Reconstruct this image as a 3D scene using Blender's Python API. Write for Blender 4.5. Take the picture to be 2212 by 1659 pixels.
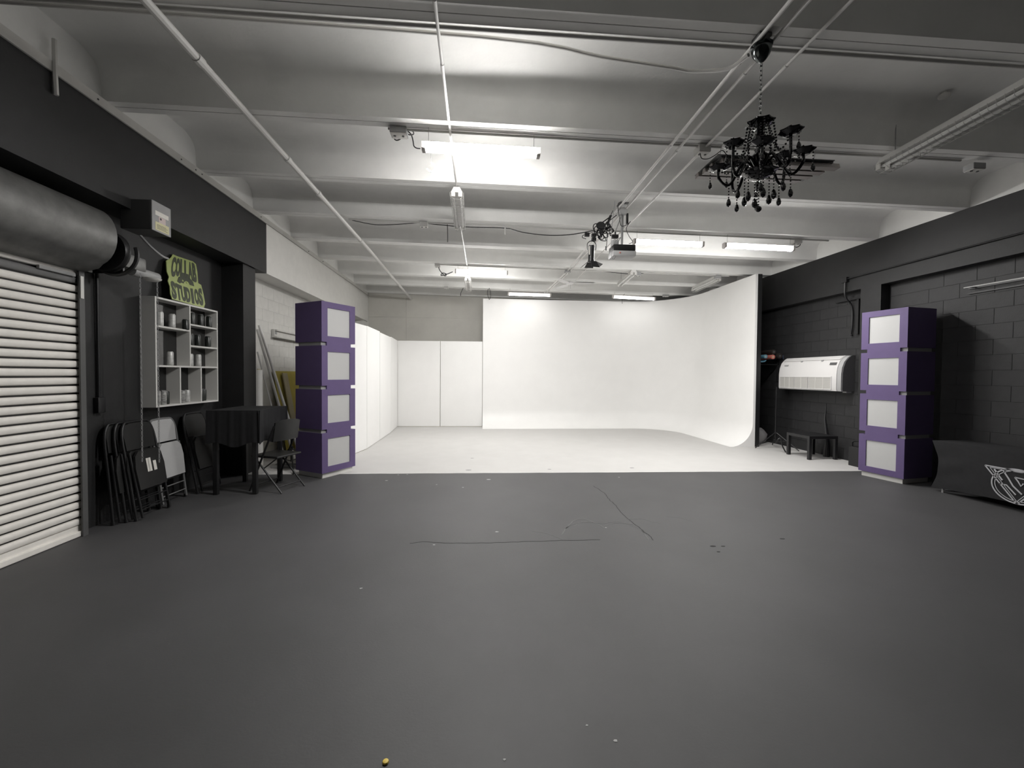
import bpy, bmesh, math, random
from mathutils import Vector, Matrix
random.seed(7)
for o in list(bpy.data.objects): bpy.data.objects.remove(o)
SC = bpy.context.scene
COL = SC.collection

# ------------------------------------------------------------------ camera
F_PX, YAW, PITCH, ROLL, EYE = 900.0, .078, .0224, .0071, 1.5
FW = Vector((math.sin(YAW)*math.cos(PITCH), math.cos(YAW)*math.cos(PITCH), -math.sin(PITCH)))
_r0 = Vector((math.cos(YAW), -math.sin(YAW), 0)); _u0 = _r0.cross(FW)
RT = _r0*math.cos(ROLL) + _u0*math.sin(ROLL)
UP = _u0*math.cos(ROLL) - _r0*math.sin(ROLL)
CAM = Vector((0, 0, EYE))
cd = bpy.data.cameras.new('camera'); cam = bpy.data.objects.new('camera', cd); COL.objects.link(cam)
cd.sensor_width = 36; cd.lens = F_PX/2212*36; cd.clip_start = .05; cd.clip_end = 100
cam.matrix_world = Matrix(((RT.x, UP.x, -FW.x, 0), (RT.y, UP.y, -FW.y, 0), (RT.z, UP.z, -FW.z, EYE), (0, 0, 0, 1)))
SC.camera = cam
# ------------------------------------------------------------------ world, exposure
w = bpy.data.worlds.new('world'); SC.world = w; w.use_nodes = True
w.node_tree.nodes['Background'].inputs[0].default_value = (0, 0, 0, 1)
w.node_tree.nodes['Background'].inputs[1].default_value = 0
SC.view_settings.view_transform = 'Standard'; SC.view_settings.look = 'None'
SC.view_settings.gamma = 1; SC.view_settings.use_curve_mapping = False
SC.view_settings.exposure = 1.88
LAMP = 50.0          # emission of the lit tubes

# ------------------------------------------------------------------ measuring helpers
def ray(x, y): return FW + RT*((x-1106)/F_PX) - UP*((y-829.5)/F_PX)
def at(x, y, ax, v):
    d = ray(x, y); return CAM + d*((v-CAM[ax])/d[ax])
def on(x, y, p0, n):
    d = ray(x, y); return CAM + d*((p0-CAM).dot(n)/d.dot(n))
def V(*a): return Vector(a)

# ------------------------------------------------------------------ materials
MATS = {}
def mat(name, col, rough=.6, metal=0., var=.0, scale=6., bump=0., bscale=40., emit=0., col2=None, coat=0., alpha=None):
    if name in MATS: return MATS[name]
    m = bpy.data.materials.new(name); m.use_nodes = True; nt = m.node_tree; N = nt.nodes; L = nt.links
    b = N['Principled BSDF']
    b.inputs['Roughness'].default_value = rough; b.inputs['Metallic'].default_value = metal
    b.inputs['Coat Weight'].default_value = coat
    c = (*col, 1)
    tc = N.new('ShaderNodeTexCoord')
    if var or col2:
        n = N.new('ShaderNodeTexNoise'); n.inputs['Scale'].default_value = scale; n.inputs['Detail'].default_value = 6
        n.inputs['Roughness'].default_value = .6
        r = N.new('ShaderNodeValToRGB'); r.color_ramp.elements[0].position = .32; r.color_ramp.elements[1].position = .7
        if col2: a, z = (*col, 1), (*col2, 1)
        else: a, z = tuple(min(1, x*(1-var)) for x in col)+(1,), tuple(min(1, x*(1+var)) for x in col)+(1,)
        r.color_ramp.elements[0].color = a; r.color_ramp.elements[1].color = z
        L.new(tc.outputs['Object'], n.inputs['Vector']); L.new(n.outputs['Fac'], r.inputs['Fac']); L.new(r.outputs['Color'], b.inputs['Base Color'])
    else: b.inputs['Base Color'].default_value = c
    if bump:
        n2 = N.new('ShaderNodeTexNoise'); n2.inputs['Scale'].default_value = bscale; n2.inputs['Detail'].default_value = 4
        bp = N.new('ShaderNodeBump'); bp.inputs['Strength'].default_value = bump; bp.inputs['Distance'].default_value = .01
        L.new(tc.outputs['Object'], n2.inputs['Vector']); L.new(n2.outputs['Fac'], bp.inputs['Height']); L.new(bp.outputs['Normal'], b.inputs['Normal'])
    if emit:
        b.inputs['Emission Color'].default_value = c; b.inputs['Emission Strength'].default_value = emit
    MATS[name] = m; return m

WHITE = mat('white_paint', (.80, .79, .76), .55, var=.03, bump=.05)
CYCM = mat('cyc_white_paint', (.86, .855, .84), .5, var=.015, scale=2)
WFLOOR = mat('white_floor_paint', (.53, .521, .507), .6, var=.03, scale=3)
CONC = mat('painted_concrete', (.85, .848, .828), .75, var=.04, scale=2.5, bump=.12, bscale=25)
TRIMW = mat('trim_white', (.66, .65, .62), .6, var=.05)
BLK = mat('black_wall_paint', (.0135, .0135, .014), .62, var=.15, scale=5, bump=.15, bscale=60)
BLKW = mat('dark_block_paint', (.020, .020, .021), .6, var=.18, scale=7, bump=.2, bscale=70)
WBLK = mat('white_block_paint', (.74, .73, .70), .65, var=.05, scale=7, bump=.2, bscale=70)
FLOOR = mat('charcoal_floor_paint', (.062, .0615, .063), .60, var=.10, scale=1.3, bump=.06, bscale=80)
BLKPL = mat('black_plastic', (.012, .012, .013), .45)
BLKGL = mat('black_glass', (.004, .004, .005), .08, coat=.6)
BLKMT = mat('black_metal', (.02, .02, .021), .4, metal=.3)
CHROME = mat('chrome', (.7, .7, .7), .15, metal=1)
GALV = mat('galvanised_steel', (.16, .16, .155), .45, metal=.45, var=.2, scale=9)
SLAT = mat('door_slat_paint', (.90, .87, .82), .5, var=.07, scale=5)
SLATD = mat('door_slat_grey', (.17, .17, .17), .55, var=.1)
PURP = mat('purple_paint', (.122, .084, .205), .55, var=.04)
PANEL = mat('frosted_panel', (.56, .56, .555), .45)
GREYM = mat('grey_metal', (.33, .33, .33), .5, var=.08)
GREYD = mat('dark_grey_metal', (.09, .09, .09), .5)
LIME = mat('lime_acrylic', (.42, .49, .18), .35)
SHELFW = mat('shelf_white', (.72, .71, .68), .5)
SHELFS = mat('shelf_grey_side', (.30, .30, .29), .6)
MIRR = mat('dark_mirror_back', (.02, .02, .02), .07, coat=.5)
ACW = mat('ac_white_plastic', (.68, .67, .66), .35)
ACG = mat('ac_grille_grey', (.42, .41, .39), .6)
FAB = mat('black_stretch_fabric', (.011, .011, .0125), .85, var=.2, scale=20)
LOGO = mat('logo_print_white', (.45, .45, .47), .7)
STICK = mat('sticker_white', (.75, .73, .68), .6)
YEL = mat('yellow_board', (.52, .43, .08), .6, var=.1)
TAN = mat('tan_board', (.55, .49, .33), .6, var=.08)
PIPEW = mat('pipe_white', (.68, .67, .65), .45)
PIPEG = mat('conduit_grey', (.55, .54, .52), .45)
TUBEOFF = mat('unlit_tube', (.80, .80, .78), .3)
def lit(k): return mat('lit_tube_%d' % int(k*100), (1, .985, .965), .4, emit=LAMP*k)
CAPW = mat('lamp_cap', (.55, .52, .50), .5)
BLUE = mat('blue_vinyl', (.13, .30, .40), .5)
SALM = mat('salmon_vinyl', (.50, .16, .13), .5)
NAVY = mat('navy_vinyl', (.05, .065, .10), .5)
DARKV = mat('brown_vinyl', (.025, .02, .018), .5)
BAG = mat('grey_sack', (.35, .34, .34), .8, var=.1)
SCUFF = mat('floor_scuff', (.10, .10, .10), .6)
CRACK = mat('floor_crack', (.022, .022, .022), .9)
CHIP = mat('white_chip', (.42, .42, .41), .6)
YCHIP = mat('yellow_chip', (.75, .55, .08), .5)
CANW = mat('can_white', (.62, .62, .60), .35, metal=.1, col2=(.35, .35, .34), scale=30)
CANB = mat('can_black', (.012, .013, .012), .3, col2=(.03, .035, .03), scale=30)
CANP = mat('can_patterned', (.10, .10, .095), .4, col2=(.5, .5, .48), scale=45)
ALU = mat('aluminium', (.6, .6, .6), .3, metal=1)
PINK = mat('louvre_metal', (.24, .215, .205), .5)
FANW = mat('fan_white', (.74, .73, .73), .4)
PROJW = mat('projector_white', (.55, .55, .55), .45)

# ------------------------------------------------------------------ mesh builder
class MB:
    def __init__(s): s.v = []; s.f = []
    def add(s, vs, fs):
        o = len(s.v); s.v += [Vector(p) for p in vs]; s.f += [[i+o for i in f] for f in fs]; return s
    def box(s, a, b):
        x0, y0, z0 = a; x1, y1, z1 = b
        x0, x1 = min(x0, x1), max(x0, x1); y0, y1 = min(y0, y1), max(y0, y1); z0, z1 = min(z0, z1), max(z0, z1)
        return s.add([(x0,y0,z0),(x1,y0,z0),(x1,y1,z0),(x0,y1,z0),(x0,y0,z1),(x1,y0,z1),(x1,y1,z1),(x0,y1,z1)],
                     [(3,2,1,0),(4,5,6,7),(0,1,5,4),(1,2,6,5),(2,3,7,6),(3,0,4,7)])
    def cbox(s, c, size, m=None):      # centred box with optional 3x3 rotation
        h = Vector(size)/2; c = Vector(c); vs = []
        for z in (-1, 1):
            for x, y in ((-1,-1),(1,-1),(1,1),(-1,1)):
                p = Vector((x*h.x, y*h.y, z*h.z)); vs.append(c + (m @ p if m else p))
        return s.add(vs, [(3,2,1,0),(4,5,6,7),(0,1,5,4),(1,2,6,5),(2,3,7,6),(3,0,4,7)])
    def rbox(s, a, b, r=.01):          # box with chamfered vertical+horizontal edges
        bm = bmesh.new(); m = MB().box(a, b)
        vs = [bm.verts.new(p) for p in m.v]
        for f in m.f: bm.faces.new([vs[i] for i in f])
        bmesh.ops.bevel(bm, geom=bm.edges[:], offset=r, segments=2, profile=.6, affect='EDGES')
        bm.verts.index_update()
        s.add([v.co.copy() for v in bm.verts], [[v.index for v in f.verts] for f in bm.faces]); bm.free(); return s
    def tube(s, pts, r, n=8, closed=False, cap=True):
        pts = [Vector(p) for p in pts]; k = len(pts); rs = r if isinstance(r, (list, tuple)) else [r]*k
        ring = []; ref = None
        for i, p in enumerate(pts):
            if closed: t = pts[(i+1) % k]-pts[i-1]
            else: t = pts[min(i+1, k-1)]-pts[max(i-1, 0)]
            t.normalize()
            if ref is None:
                ref = Vector((0,0,1)) if abs(t.z) < .9 else Vector((1,0,0))
            a = t.cross(ref)
            if a.length < 1e-4: a = t.orthogonal()
            a.normalize(); b = a.cross(t).normalized(); ref = b
            ring.append([p + (a*math.cos(2*math.pi*j/n) + b*math.sin(2*math.pi*j/n))*rs[i] for j in range(n)])
        vs = [q for g in ring for q in g]; fs = []
        for i in range(k if closed else k-1):
            i2 = (i+1) % k
            for j in range(n):
                j2 = (j+1) % n
                fs.append((i*n+j, i*n+j2, i2*n+j2, i2*n+j))
        if cap and not closed:
            fs.append(tuple(range(n))[::-1]); fs.append(tuple((k-1)*n+j for j in range(n)))
        return s.add(vs, fs)
    def cyl(s, a, b, r, n=12, r2=None): return s.tube([a, b], [r, r if r2 is None else r2], n)
    def lathe(s, prof, c=(0,0,0), n=20, m=None):
        c = Vector(c); vs = []; fs = []; k = len(prof)
        for r, z in prof:
            for j in range(n):
                p = Vector((r*math.cos(2*math.pi*j/n), r*math.sin(2*math.pi*j/n), z)); vs.append(c + (m @ p if m else p))
        for i in range(k-1):
            for j in range(n):
                j2 = (j+1) % n; fs.append((i*n+j, i*n+j2, (i+1)*n+j2, (i+1)*n+j))
        fs.append(tuple(range(n))[::-1]); fs.append(tuple((k-1)*n+j for j in range(n)))
        return s.add(vs, fs)
    def ball(s, c, r, n=6, sq=1.):
        prof = [(max(1e-4, r*math.sin(math.pi*i/n)), -r*sq*math.cos(math.pi*i/n)) for i in range(n+1)]
        return s.lathe(prof, c, max(6, n+2))
    def prism(s, poly, o, u, v, n, d):   # polygon (u,v) extruded by d along n, from o
        o, u, v, n = Vector(o), Vector(u), Vector(v), Vector(n); k = len(poly)
        a = [o+u*x+v*y for x, y in poly]; b = [p+n*d for p in a]
        fs = [tuple(range(k))[::-1], tuple(range(k, 2*k))] + [(i, (i+1) % k, k+(i+1) % k, k+i) for i in range(k)]
        return s.add(a+b, fs)
    def ribbon(s, pts, w, n, t=.0015):   # flat stroke of width w on a plane with normal n
        n = Vector(n); pts = [Vector(p) for p in pts]; k = len(pts); L = []; R = []
        for i, p in enumerate(pts):
            d = (pts[min(i+1, k-1)]-pts[max(i-1, 0)]).normalized(); sd = d.cross(n).normalized()
            ww = w[i] if isinstance(w, (list, tuple)) else w
            L.append(p+sd*ww/2); R.append(p-sd*ww/2)
        vs = [q+n*t for q in L]+[q+n*t for q in R]+L+R; fs = []
        for i in range(k-1):
            fs += [(i, i+1, k+i+1, k+i), (2*k+i, i, i+1, 2*k+i+1)[::-1], (k+i, 3*k+i, 3*k+i+1, k+i+1)[::-1]]
        return s.add(vs, fs)
    def build(s, name, m, parent=None, smooth=35, kind=None, local=False):
        me = bpy.data.meshes.new(name)
        off = Vector((0,0,0))
        if not local:
            if parent is not None:
                q = parent
                while q is not None: off += q.location; q = q.parent
            else:
                xs = [p.x for p in s.v]; ys = [p.y for p in s.v]; zs = [p.z for p in s.v]
                off = Vector(((min(xs)+max(xs))/2, (min(ys)+max(ys))/2, min(zs)))
        me.from_pydata([tuple(p-off) for p in s.v], [], s.f); me.validate(); me.update()
        bm = bmesh.new(); bm.from_mesh(me); bmesh.ops.recalc_face_normals(bm, faces=bm.faces); bm.to_mesh(me); bm.free()
        if smooth:
            me.polygons.foreach_set('use_smooth', [True]*len(me.polygons)); me.set_sharp_from_angle(angle=math.radians(smooth))
        me.materials.append(m)
        o = bpy.data.objects.new(name, me); COL.objects.link(o)
        if parent is not None: o.parent = parent
        elif not local: o.location = off
        if kind: o['kind'] = kind
        return o
def tag(o, label, cat, group=None):
    o['label'] = label; o['category'] = cat
    if group: o['group'] = group
    return o
def thing(name, label, cat, loc=(0,0,0), group=None, rz=0):
    o = bpy.data.objects.new(name, None); COL.objects.link(o); o.location = loc; o.empty_display_size = .1
    o.rotation_euler.z = rz
    return tag(o, label, cat, group)
def copy_tree(o, parent=None):
    c = o.copy(); COL.objects.link(c)
    if parent is not None: c.parent = parent
    for ch in list(o.children): copy_tree(ch, c)
    return c
def inst(name, me, loc, parent, rot=None):
    o = bpy.data.objects.new(name, me); COL.objects.link(o); o.parent = parent; o.location = loc
    if rot: o.rotation_euler = rot
    return o
def arc(c, r, a0, a1, n, u=(1,0,0), v=(0,0,1)):
    c, u, v = Vector(c), Vector(u), Vector(v)
    return [c+u*r*math.cos(a0+(a1-a0)*i/n)+v*r*math.sin(a0+(a1-a0)*i/n) for i in range(n+1)]
def smoothpath(pts, n=6):
    pts = [Vector(p) for p in pts]; out = []
    P = [pts[0]*2-pts[1]]+pts+[pts[-1]*2-pts[-2]]
    for i in range(1, len(P)-2):
        a, b, c, d = P[i-1:i+3]
        for j in range(n):
            t = j/n
            out.append(.5*((2*b)+(c-a)*t+(2*a-5*b+4*c-d)*t*t+(3*b-a-3*c+d)*t**3))
    return out+[pts[-1]]
def text_mesh(s, offset=.0):
    c = bpy.data.curves.new('t', 'FONT'); c.body = s; c.size = 1; c.offset = offset; c.resolution_u = 3
    o = bpy.data.objects.new('t', c); COL.objects.link(o)
    dg = bpy.context.evaluated_depsgraph_get(); dg.update()
    me = bpy.data.meshes.new_from_object(o.evaluated_get(dg))
    vs = [v.co.copy() for v in me.vertices]; fs = [list(p.vertices) for p in me.polygons]
    bpy.data.objects.remove(o); bpy.data.curves.remove(c); bpy.data.meshes.remove(me)
    return vs, fs

# ================================================================== STRUCTURE
XL, XLF = -3.72, -3.38       # left recessed wall and beam face
XR, XRF = 6.60, 6.45         # right recessed wall and beam face
YB, YF = 12.98, -4.0         # rear wall, wall behind the camera
YP0, YP1 = 6.35, 6.68        # pilasters
def zrib(x): return 3.945 - .0195*(x+3.38)
def yrib(k, x): return 4.175 + 1.258*(k-1) - .0275*(x+3.38)
def rp(k, x, dy=0, dz=0): return V(x, yrib(k, x)+dy, zrib(x)+dz)

floor = MB().box((-4.2, YF, -.1), (7, YB+.3, 0)).build('floor', FLOOR, smooth=0, kind='structure')
def yedge(x): return 6.355 - .024*(x+1.9)
wp = MB(); n = 60; xs = [XL+.005+(XR-XL-.01)*i/n for i in range(n+1)]
top = [(x, yedge(x)+random.uniform(-.007, .007), .003) for x in xs]
poly = top+[(XR-.005, YB, .003), (XL+.005, YB, .003)]
wp.add(poly+[(p[0], p[1], 0) for p in poly], [tuple(range(len(poly)))]+[(i, i+1, len(poly)+i+1, len(poly)+i) for i in range(len(poly)-1)])
wp.build('white_paint', WFLOOR, floor, smooth=0)

# ---- left wall
wl = MB().box((-4.0, YF, 0), (XL, YP1, 4.4)).build('wall_left', BLK, smooth=0, kind='structure')
MB().box((XL, YF, 3.08), (XLF, 6.94, 3.86)).build('lintel_beam', BLK, wl, smooth=0)
MB().box((XL, YP0, 0), (-3.42, YP1, 3.08)).build('pilaster', BLK, wl, smooth=0)
wl2 = MB().box((-4.0, YP1, 0), (XL-.006, YB+.2, 4.4)).build('wall_left_rear', WBLK, smooth=0, kind='structure')
MB().box((XL-.006, 6.94, 3.08), (XLF, YB, 3.86)).build('lintel_beam', WHITE, wl2, smooth=0)
MB().box((XL-.006, 12.6, 0), (-3.42, YB, 3.08)).build('pilaster', WHITE, wl2, smooth=0)
MB().box((XL, YF, 3.86), (XLF-.03, YB, 4.4)).build('wall_head', CONC, wl2, smooth=0)
def blocks(parent, x, face, y0, y1, z1, m, name):      # concrete blocks, each its own piece
    L, H, g, d = .397, .2, .004, .0025
    me = MB().rbox((0, -L/2+g/2, g/2), (d*face, L/2-g/2, H-g/2), .0025).build('block', m, parent, smooth=0, local=True)
    half = MB().rbox((0, -L/4+g/2, g/2), (d*face, L/4-g/2, H-g/2), .0025).build('block', m, parent, smooth=0, local=True)
    base = parent.location
    k = 0
    while (k+1)*H <= z1+.001:
        y = y0; first = (k % 2 == 1)
        while y < y1-.05:
            l = L/2 if first else min(L, y1-y)
            src = half if l < L*.75 else me
            if l > L*.4:
                inst(name, src.data, V(x, y+l/2, k*H)-base, parent)
            y += l; first = False
        k += 1
    bpy.data.objects.remove(me); bpy.data.objects.remove(half)
blocks(wl2, XL-.006, 1, YP1+.02, 9.9, 3.08, WBLK, 'block')
# trim along the wall head
tr = MB().box((XLF-.03, YF, 3.862), (XLF+.015, 7.0, zrib(XLF)-.002))
tr = tr.build('trim_1', TRIMW, smooth=0, kind='structure')
tr2 = MB().box((XLF-.03, 7.0, 3.868), (XLF+.008, YB, zrib(XLF)-.002)).build('trim_2', TRIMW, smooth=0, kind='structure')
sc = MB()
for y in (4.0, 5.03, 5.27, 5.38, 6.75, 8.55, 9.3):
    o_ = MB().cyl((XLF+.008, y, 3.90), (XLF+.02, y, 3.90), .008, 8).build('screw', GREYD, tr)
st = MB().tube([(XLF+.02, 3.62, 4.12), (XLF+.022, 3.62, 3.86), (XLF+.024, 3.625, 3.69)], .016, 6).build('strap', TRIMW)
tag(st, 'white metal strap hanging down over the left beam near the ceiling', 'strap')

# ---- right wall
wr = MB().box((XR+.006, YF, 0), (6.9, YB+.2, 4.4)).build('wall_right', BLKW, smooth=0, kind='structure')
MB().box((XRF, YF, 3.0), (XR+.006, YB, 3.752)).build('lintel_beam', BLK, wr, smooth=0)
MB().box((XRF, 6.27, 0), (XR+.006, 6.63, 3.0)).build('pilaster', BLK, wr, smooth=0)
MB().box((XRF+.01, YF, 3.752), (XR+.2, YB, 4.35)).build('wall_head', CONC, wr, smooth=0)
MB().box((XRF-.006, 2.5, 3.225), (XRF, 6.9, 3.245)).build('beam_joint', BLKPL, wr, smooth=0)
blocks(wr, XR+.006, -1, 6.65, 10.6, 3.0, BLKW, 'block')
blocks(wr, XR+.006, -1, 3.1, 6.26, 3.0, BLKW, 'block')

# ---- rear wall with tilt-up panels
wb = MB().box((-4.0, YB, 0), (6.9, YB+.2, 4.4)).build('wall_back', WHITE, smooth=0, kind='structure')
BK = mat('rear_wall_panel', (.66, .645, .60), .7, var=.05, scale=2)
for a, b in ((-3.36, -2.24), (-2.235, .05), (.055, 2.6), (2.605, 6.4)):
    MB().box((a, YB-.012, 0), (b, YB, 3.22)).build('wall_panel', BK, wb, smooth=0)
    MB().box((a, YB-.012, 3.225), (b, YB, 4.0)).build('wall_panel', BK, wb, smooth=0)
wf = MB().box((-4.0, YF-.2, 0), (6.9, YF, 4.4)).build('wall_front', BLK, smooth=0, kind='structure')

# ---- ceiling of channel slabs, each a piece of its own
ceil = MB().box((-4.0, YF-.2, 4.46), (6.9, YB+.2, 4.56)).build('ceiling', CONC, smooth=0, kind='structure')
W = 1.258
prof = [(.004, 0), (.078, 0), (.098, .20)]
for i in range(1, 9):
    t = i/8*math.pi/2; prof.append((.098+.23*(1-math.cos(t)), .20+.155*math.sin(t)))
prof += [(W-y, z) for y, z in prof[::-1]]
prof += [(W-.004, .44), (.004, .44)]
sl = MB(); X0, X1 = XLF-.2, XRF+.1
for x in (X0, X1):
    for y, z in prof: sl.v.append(V(x, y-.0275*(x+3.38), z-.0195*(x+3.38)))
k = len(prof); sl.f = [(i, (i+1) % k, k+(i+1) % k, k+i) for i in range(k)]+[tuple(range(k)), tuple(range(k, 2*k))]
slab = sl.build('ceiling_slab', CONC, ceil, smooth=40, local=True)
base = ceil.location
for j in range(-5, 8):
    loc = V(0, yrib(j, -3.38), 3.945)-base
    if j == -5: slab.location = loc
    else: inst('ceiling_slab', slab.data, loc, ceil)

# ================================================================== CYCLORAMA AND FLATS
cyx, cyy, Rc, Rf, ZT = 5.80, 11.94, 1.55, .50, 3.66
path = [(V(.09, cyy, 0), V(0, -1, 0))]+[(V(x, cyy, 0), V(0, -1, 0)) for x in (1.2, 2.4, 3.4)]
for i in range(17):
    t = math.pi/2*i/16; c = V(cyx-Rc, cyy-Rc, 0); d = V(math.sin(t), math.cos(t), 0); path.append((c+d*Rc, -d))
path += [(V(cyx, y, 0), V(-1, 0, 0)) for y in (9.6, 9.0, 8.41)]
pr = [(0, ZT), (0, 2.6), (0, 1.5), (0, Rf)]+[(Rf*(1-math.cos(t)), Rf*(1-math.sin(t))) for t in [math.pi/2*i/12 for i in range(1, 13)]]
pr[-1] = (Rf, .004)
pr += [(Rf, .001), (-.05, .001), (-.05, ZT)]
cy = MB(); m_ = len(pr)
for p, nn in path:
    for a, z in pr: cy.v.append(p+nn*a+V(0, 0, z))
for i in range(len(path)-1):
    for j in range(m_): cy.f.append((i*m_+j, i*m_+(j+1) % m_, (i+1)*m_+(j+1) % m_, (i+1)*m_+j))
cy.f += [tuple(range(m_)), tuple((len(path)-1)*m_+j for j in range(m_))]
cyc = thing('cyclorama', 'tall white curved cyclorama wall sweeping into the white floor', 'backdrop', (3, 10, 0))
cy.build('curved_wall', CYCM, cyc, smooth=30)
fr = MB().box((cyx+.052, 8.40, 0), (cyx+.14, 8.48, ZT)); fr.build('end_stud', BLKMT, cyc, smooth=0)
MB().box((cyx+.052, 8.48, 0), (cyx+.07, 10.4, ZT)).build('backing_board', BLKMT, cyc, smooth=0)

def flat(p, q, label, h=2.44):
    p, q = Vector(p), Vector(q); d = (q-p).normalized(); nrm = V(d.y, -d.x, 0)
    t = thing('studio_flat', label, 'flat panel', ((p+q)/2), 'white studio flats lining the left side of the set')
    g = .004
    MB().prism([(g, .012), ((q-p).length-g, .012), ((q-p).length-g, h), (g, h)], p, d, V(0,0,1), nrm, .012).build('panel_face', CYCM, t, smooth=0)
    L = (q-p).length; f = MB()
    for a, b in (((g, .0), (.06, h)), ((L-.06, .0), (L-g, h)), ((.06, .0), (L-.06, .06)), ((.06, h-.06), (L-.06, h)), ((.06, 1.2), (L-.06, 1.26))):
        f.prism([(a[0], a[1]), (b[0], a[1]), (b[0], b[1]), (a[0], b[1])], p-nrm*.03, d, V(0,0,1), nrm, .03)
    f.build('back_frame', TAN, t, smooth=0)
flat((-2.33, 12.04, 0), (-1.115, 12.01, 0), 'white studio flat in the back row, left one beside the corner')
flat((-1.11, 12.01, 0), (.085, 11.985, 0), 'white studio flat in the back row, right one touching the cyclorama')
flat((-2.255, 10.78, 0), (-2.33, 12.0, 0), 'white studio flat on the left side, farthest from the purple column')
flat((-2.24, 9.56, 0), (-2.255, 10.775, 0), 'white studio flat on the left side, second from the far corner', 2.425)
flat((-2.235, 8.46, 0), (-2.24, 9.55, 0), 'white studio flat on the left side, third from the far corner', 2.445)
flat((-2.42, 7.28, 0), (-2.235, 8.455, 0), 'angled white studio flat nearest the left purple column', 2.44)

# ================================================================== PURPLE COLUMNS
def column(corner, dirf, dirs, label, H=2.52, wf_=.62, ws=.58):
    # corner: near vertical edge; dirf along the panelled face, dirs along the plain side
    N = Vector(corner); f = Vector(dirf).normalized(); s = Vector(dirs).normalized(); nf = -s   # panel face looks to -s
    t = thing('display_column', label, 'column', N+f*wf_/2+s*ws/2, 'purple stacked-box display columns')
    z0, gap = .075, .052; bh = (H-z0-3*gap)/4
    U = V(0,0,1)
    def rect(mb, o, du, a0, a1, b0, b1, n, d): mb.prism([(a0, b0), (a1, b0), (a1, b1), (a0, b1)], o, du, U, n, d)
    rect(pl := MB(), N, f, .03, wf_-.03, 0, z0, s, ws); pl.v = [p+s*.03 if (p-N).dot(s) < .01 else (p-s*.03) for p in pl.v]
    pl.build('plinth', SHELFW, t, smooth=0)
    co = MB(); rect(co, N+s*.06, f, .06, wf_-.06, z0, H-.02, s, ws-.12); co.build('inner_core', GREYM, t, smooth=0)
    fr = MB(); th = .022; sw, rt, rb = .115, .085, .085
    for i in range(4):
        zb = z0+i*(bh+gap); zt = zb+bh
        bx = MB(); rect(bx, N+s*(th+.001), f, 0, wf_, zb, zt, s, ws-th-.001); bx.build('box', PURP, t, smooth=0)
        wl_, wr_ = .10, .10
        # frame round the window
        rect(fr, N, f, 0, wl_, zb, zt, s, th); rect(fr, N, f, wf_-wr_, wf_, zb, zt, s, th)
        rect(fr, N, f, wl_, wf_-wr_, zb, zb+rb, s, th); rect(fr, N, f, wl_, wf_-wr_, zt-rt, zt, s, th)
        if i < 3: rect(fr, N, f, .085, wf_-.085, zt, zt+gap, s, th)
        pn = MB(); rect(pn, N+s*.012, f, wl_, wf_-wr_, zb+rb, zt-rt, s, .008); pn.build('light_panel', PANEL, t, smooth=0)
        if i < 3:
            sp = MB(); rect(sp, N+s*(th+.004), f, .008, wf_-.09, zt, zt+gap, s, ws-.09); sp.build('spacer', mat('spacer_grey', (.34, .34, .335), .6), t, smooth=0)
    fr.build('front_frame', PURP, t, smooth=0)
    return t
c0 = at(695, 649, 2, 2.52); c1 = at(763.5, 662, 2, 2.52); c2 = at(628, 655.5, 2, 2.52)
N0 = V(-2.215, 6.06, 0)
df = V(c1.x-c0.x, c1.y-c0.y, 0).normalized(); ds = V(-df.y, df.x, 0)
column(N0, df, ds, 'purple display column with four pale square panels, left of the white stage', 2.52, .60, .56)
N1 = V(5.925, 5.355, 0); df = V(-.115, .62, 0).normalized(); ds = V(df.y, -df.x, 0)
column(N1, df, ds, 'purple display column with four pale square panels, by the right black wall', 2.48, .60, .56)

# ================================================================== ROLLER DOOR
XD = -3.64
door = thing('roller_door', 'pale roller shutter door with horizontal slats in the left wall', 'shutter door', (XD, 2.5, 0))
pit = .0755; y0, y1 = .55, 4.085
pf = [(0, .003), (.014, .006), (.019, .012), (.021, .034), (.019, .056), (.012, .061), (-.002, .063), (-.010, .063), (-.010, .003)]
sm = MB()
for y in (y0, y1):
    for a, z in pf: sm.v.append(V(a, y, z))
k = len(pf); sm.f = [(i, (i+1) % k, k+(i+1) % k, k+i) for i in range(k)]+[tuple(range(k)), tuple(range(k, 2*k))]
s0 = sm.build('slat', SLAT, door, smooth=50, local=True); dl = door.location
zz = .10; cnt = 0
sd = s0.data.copy(); sd.materials.clear(); sd.materials.append(SLATD)
while zz < 2.56:
    me = sd if cnt == 29 else s0.data
    inst('slat', me, V(XD, 0, zz)-V(XD, 2.5, 0), door); zz += pit; cnt += 1
bpy.data.objects.remove(s0)
MB().box((XD-.02, y0, .02), (XD-.012, y1, 2.6)).build('curtain_backing', BLKPL, door, smooth=0)
MB().rbox((XD-.02, y0, .004), (XD+.035, y1, .05), .006).box((XD-.015, y0, .05), (XD+.012, y1, .10)).build('bottom_bar', SLAT, door, smooth=0)
g = MB().box((XL, 4.09, 0), (XD+.05, 4.10, 2.42)).box((XD+.04, 4.05, .0), (XD+.055, 4.10, 2.42)).box((XL, 4.10, 0), (XL+.012, 4.22, 2.5)); g.build('guide_rail', GREYD, door, smooth=0)
MB().box((XD+.056, 4.055, 2.16), (XD+.062, 4.085, 2.36)).build('guide_plate', SHELFW, door, smooth=0)
MB().rbox((XD+.02, 3.72, 2.345), (XD+.045, 4.03, 2.375), .004).build('slide_bolt', GREYM, door, smooth=0)
hd = MB(); pts = [(XL, 2.98), (XL+.10, 3.0)]+[(XL+.22+.20*math.cos(a), 2.72+.26*math.sin(a)) for a in [math.radians(100-12*i) for i in range(15)]]+[(XL+.26, 2.44), (XL+.12, 2.40), (XL+.12, 2.42), (XL+.2, 2.47), (XL, 2.62)]
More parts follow.
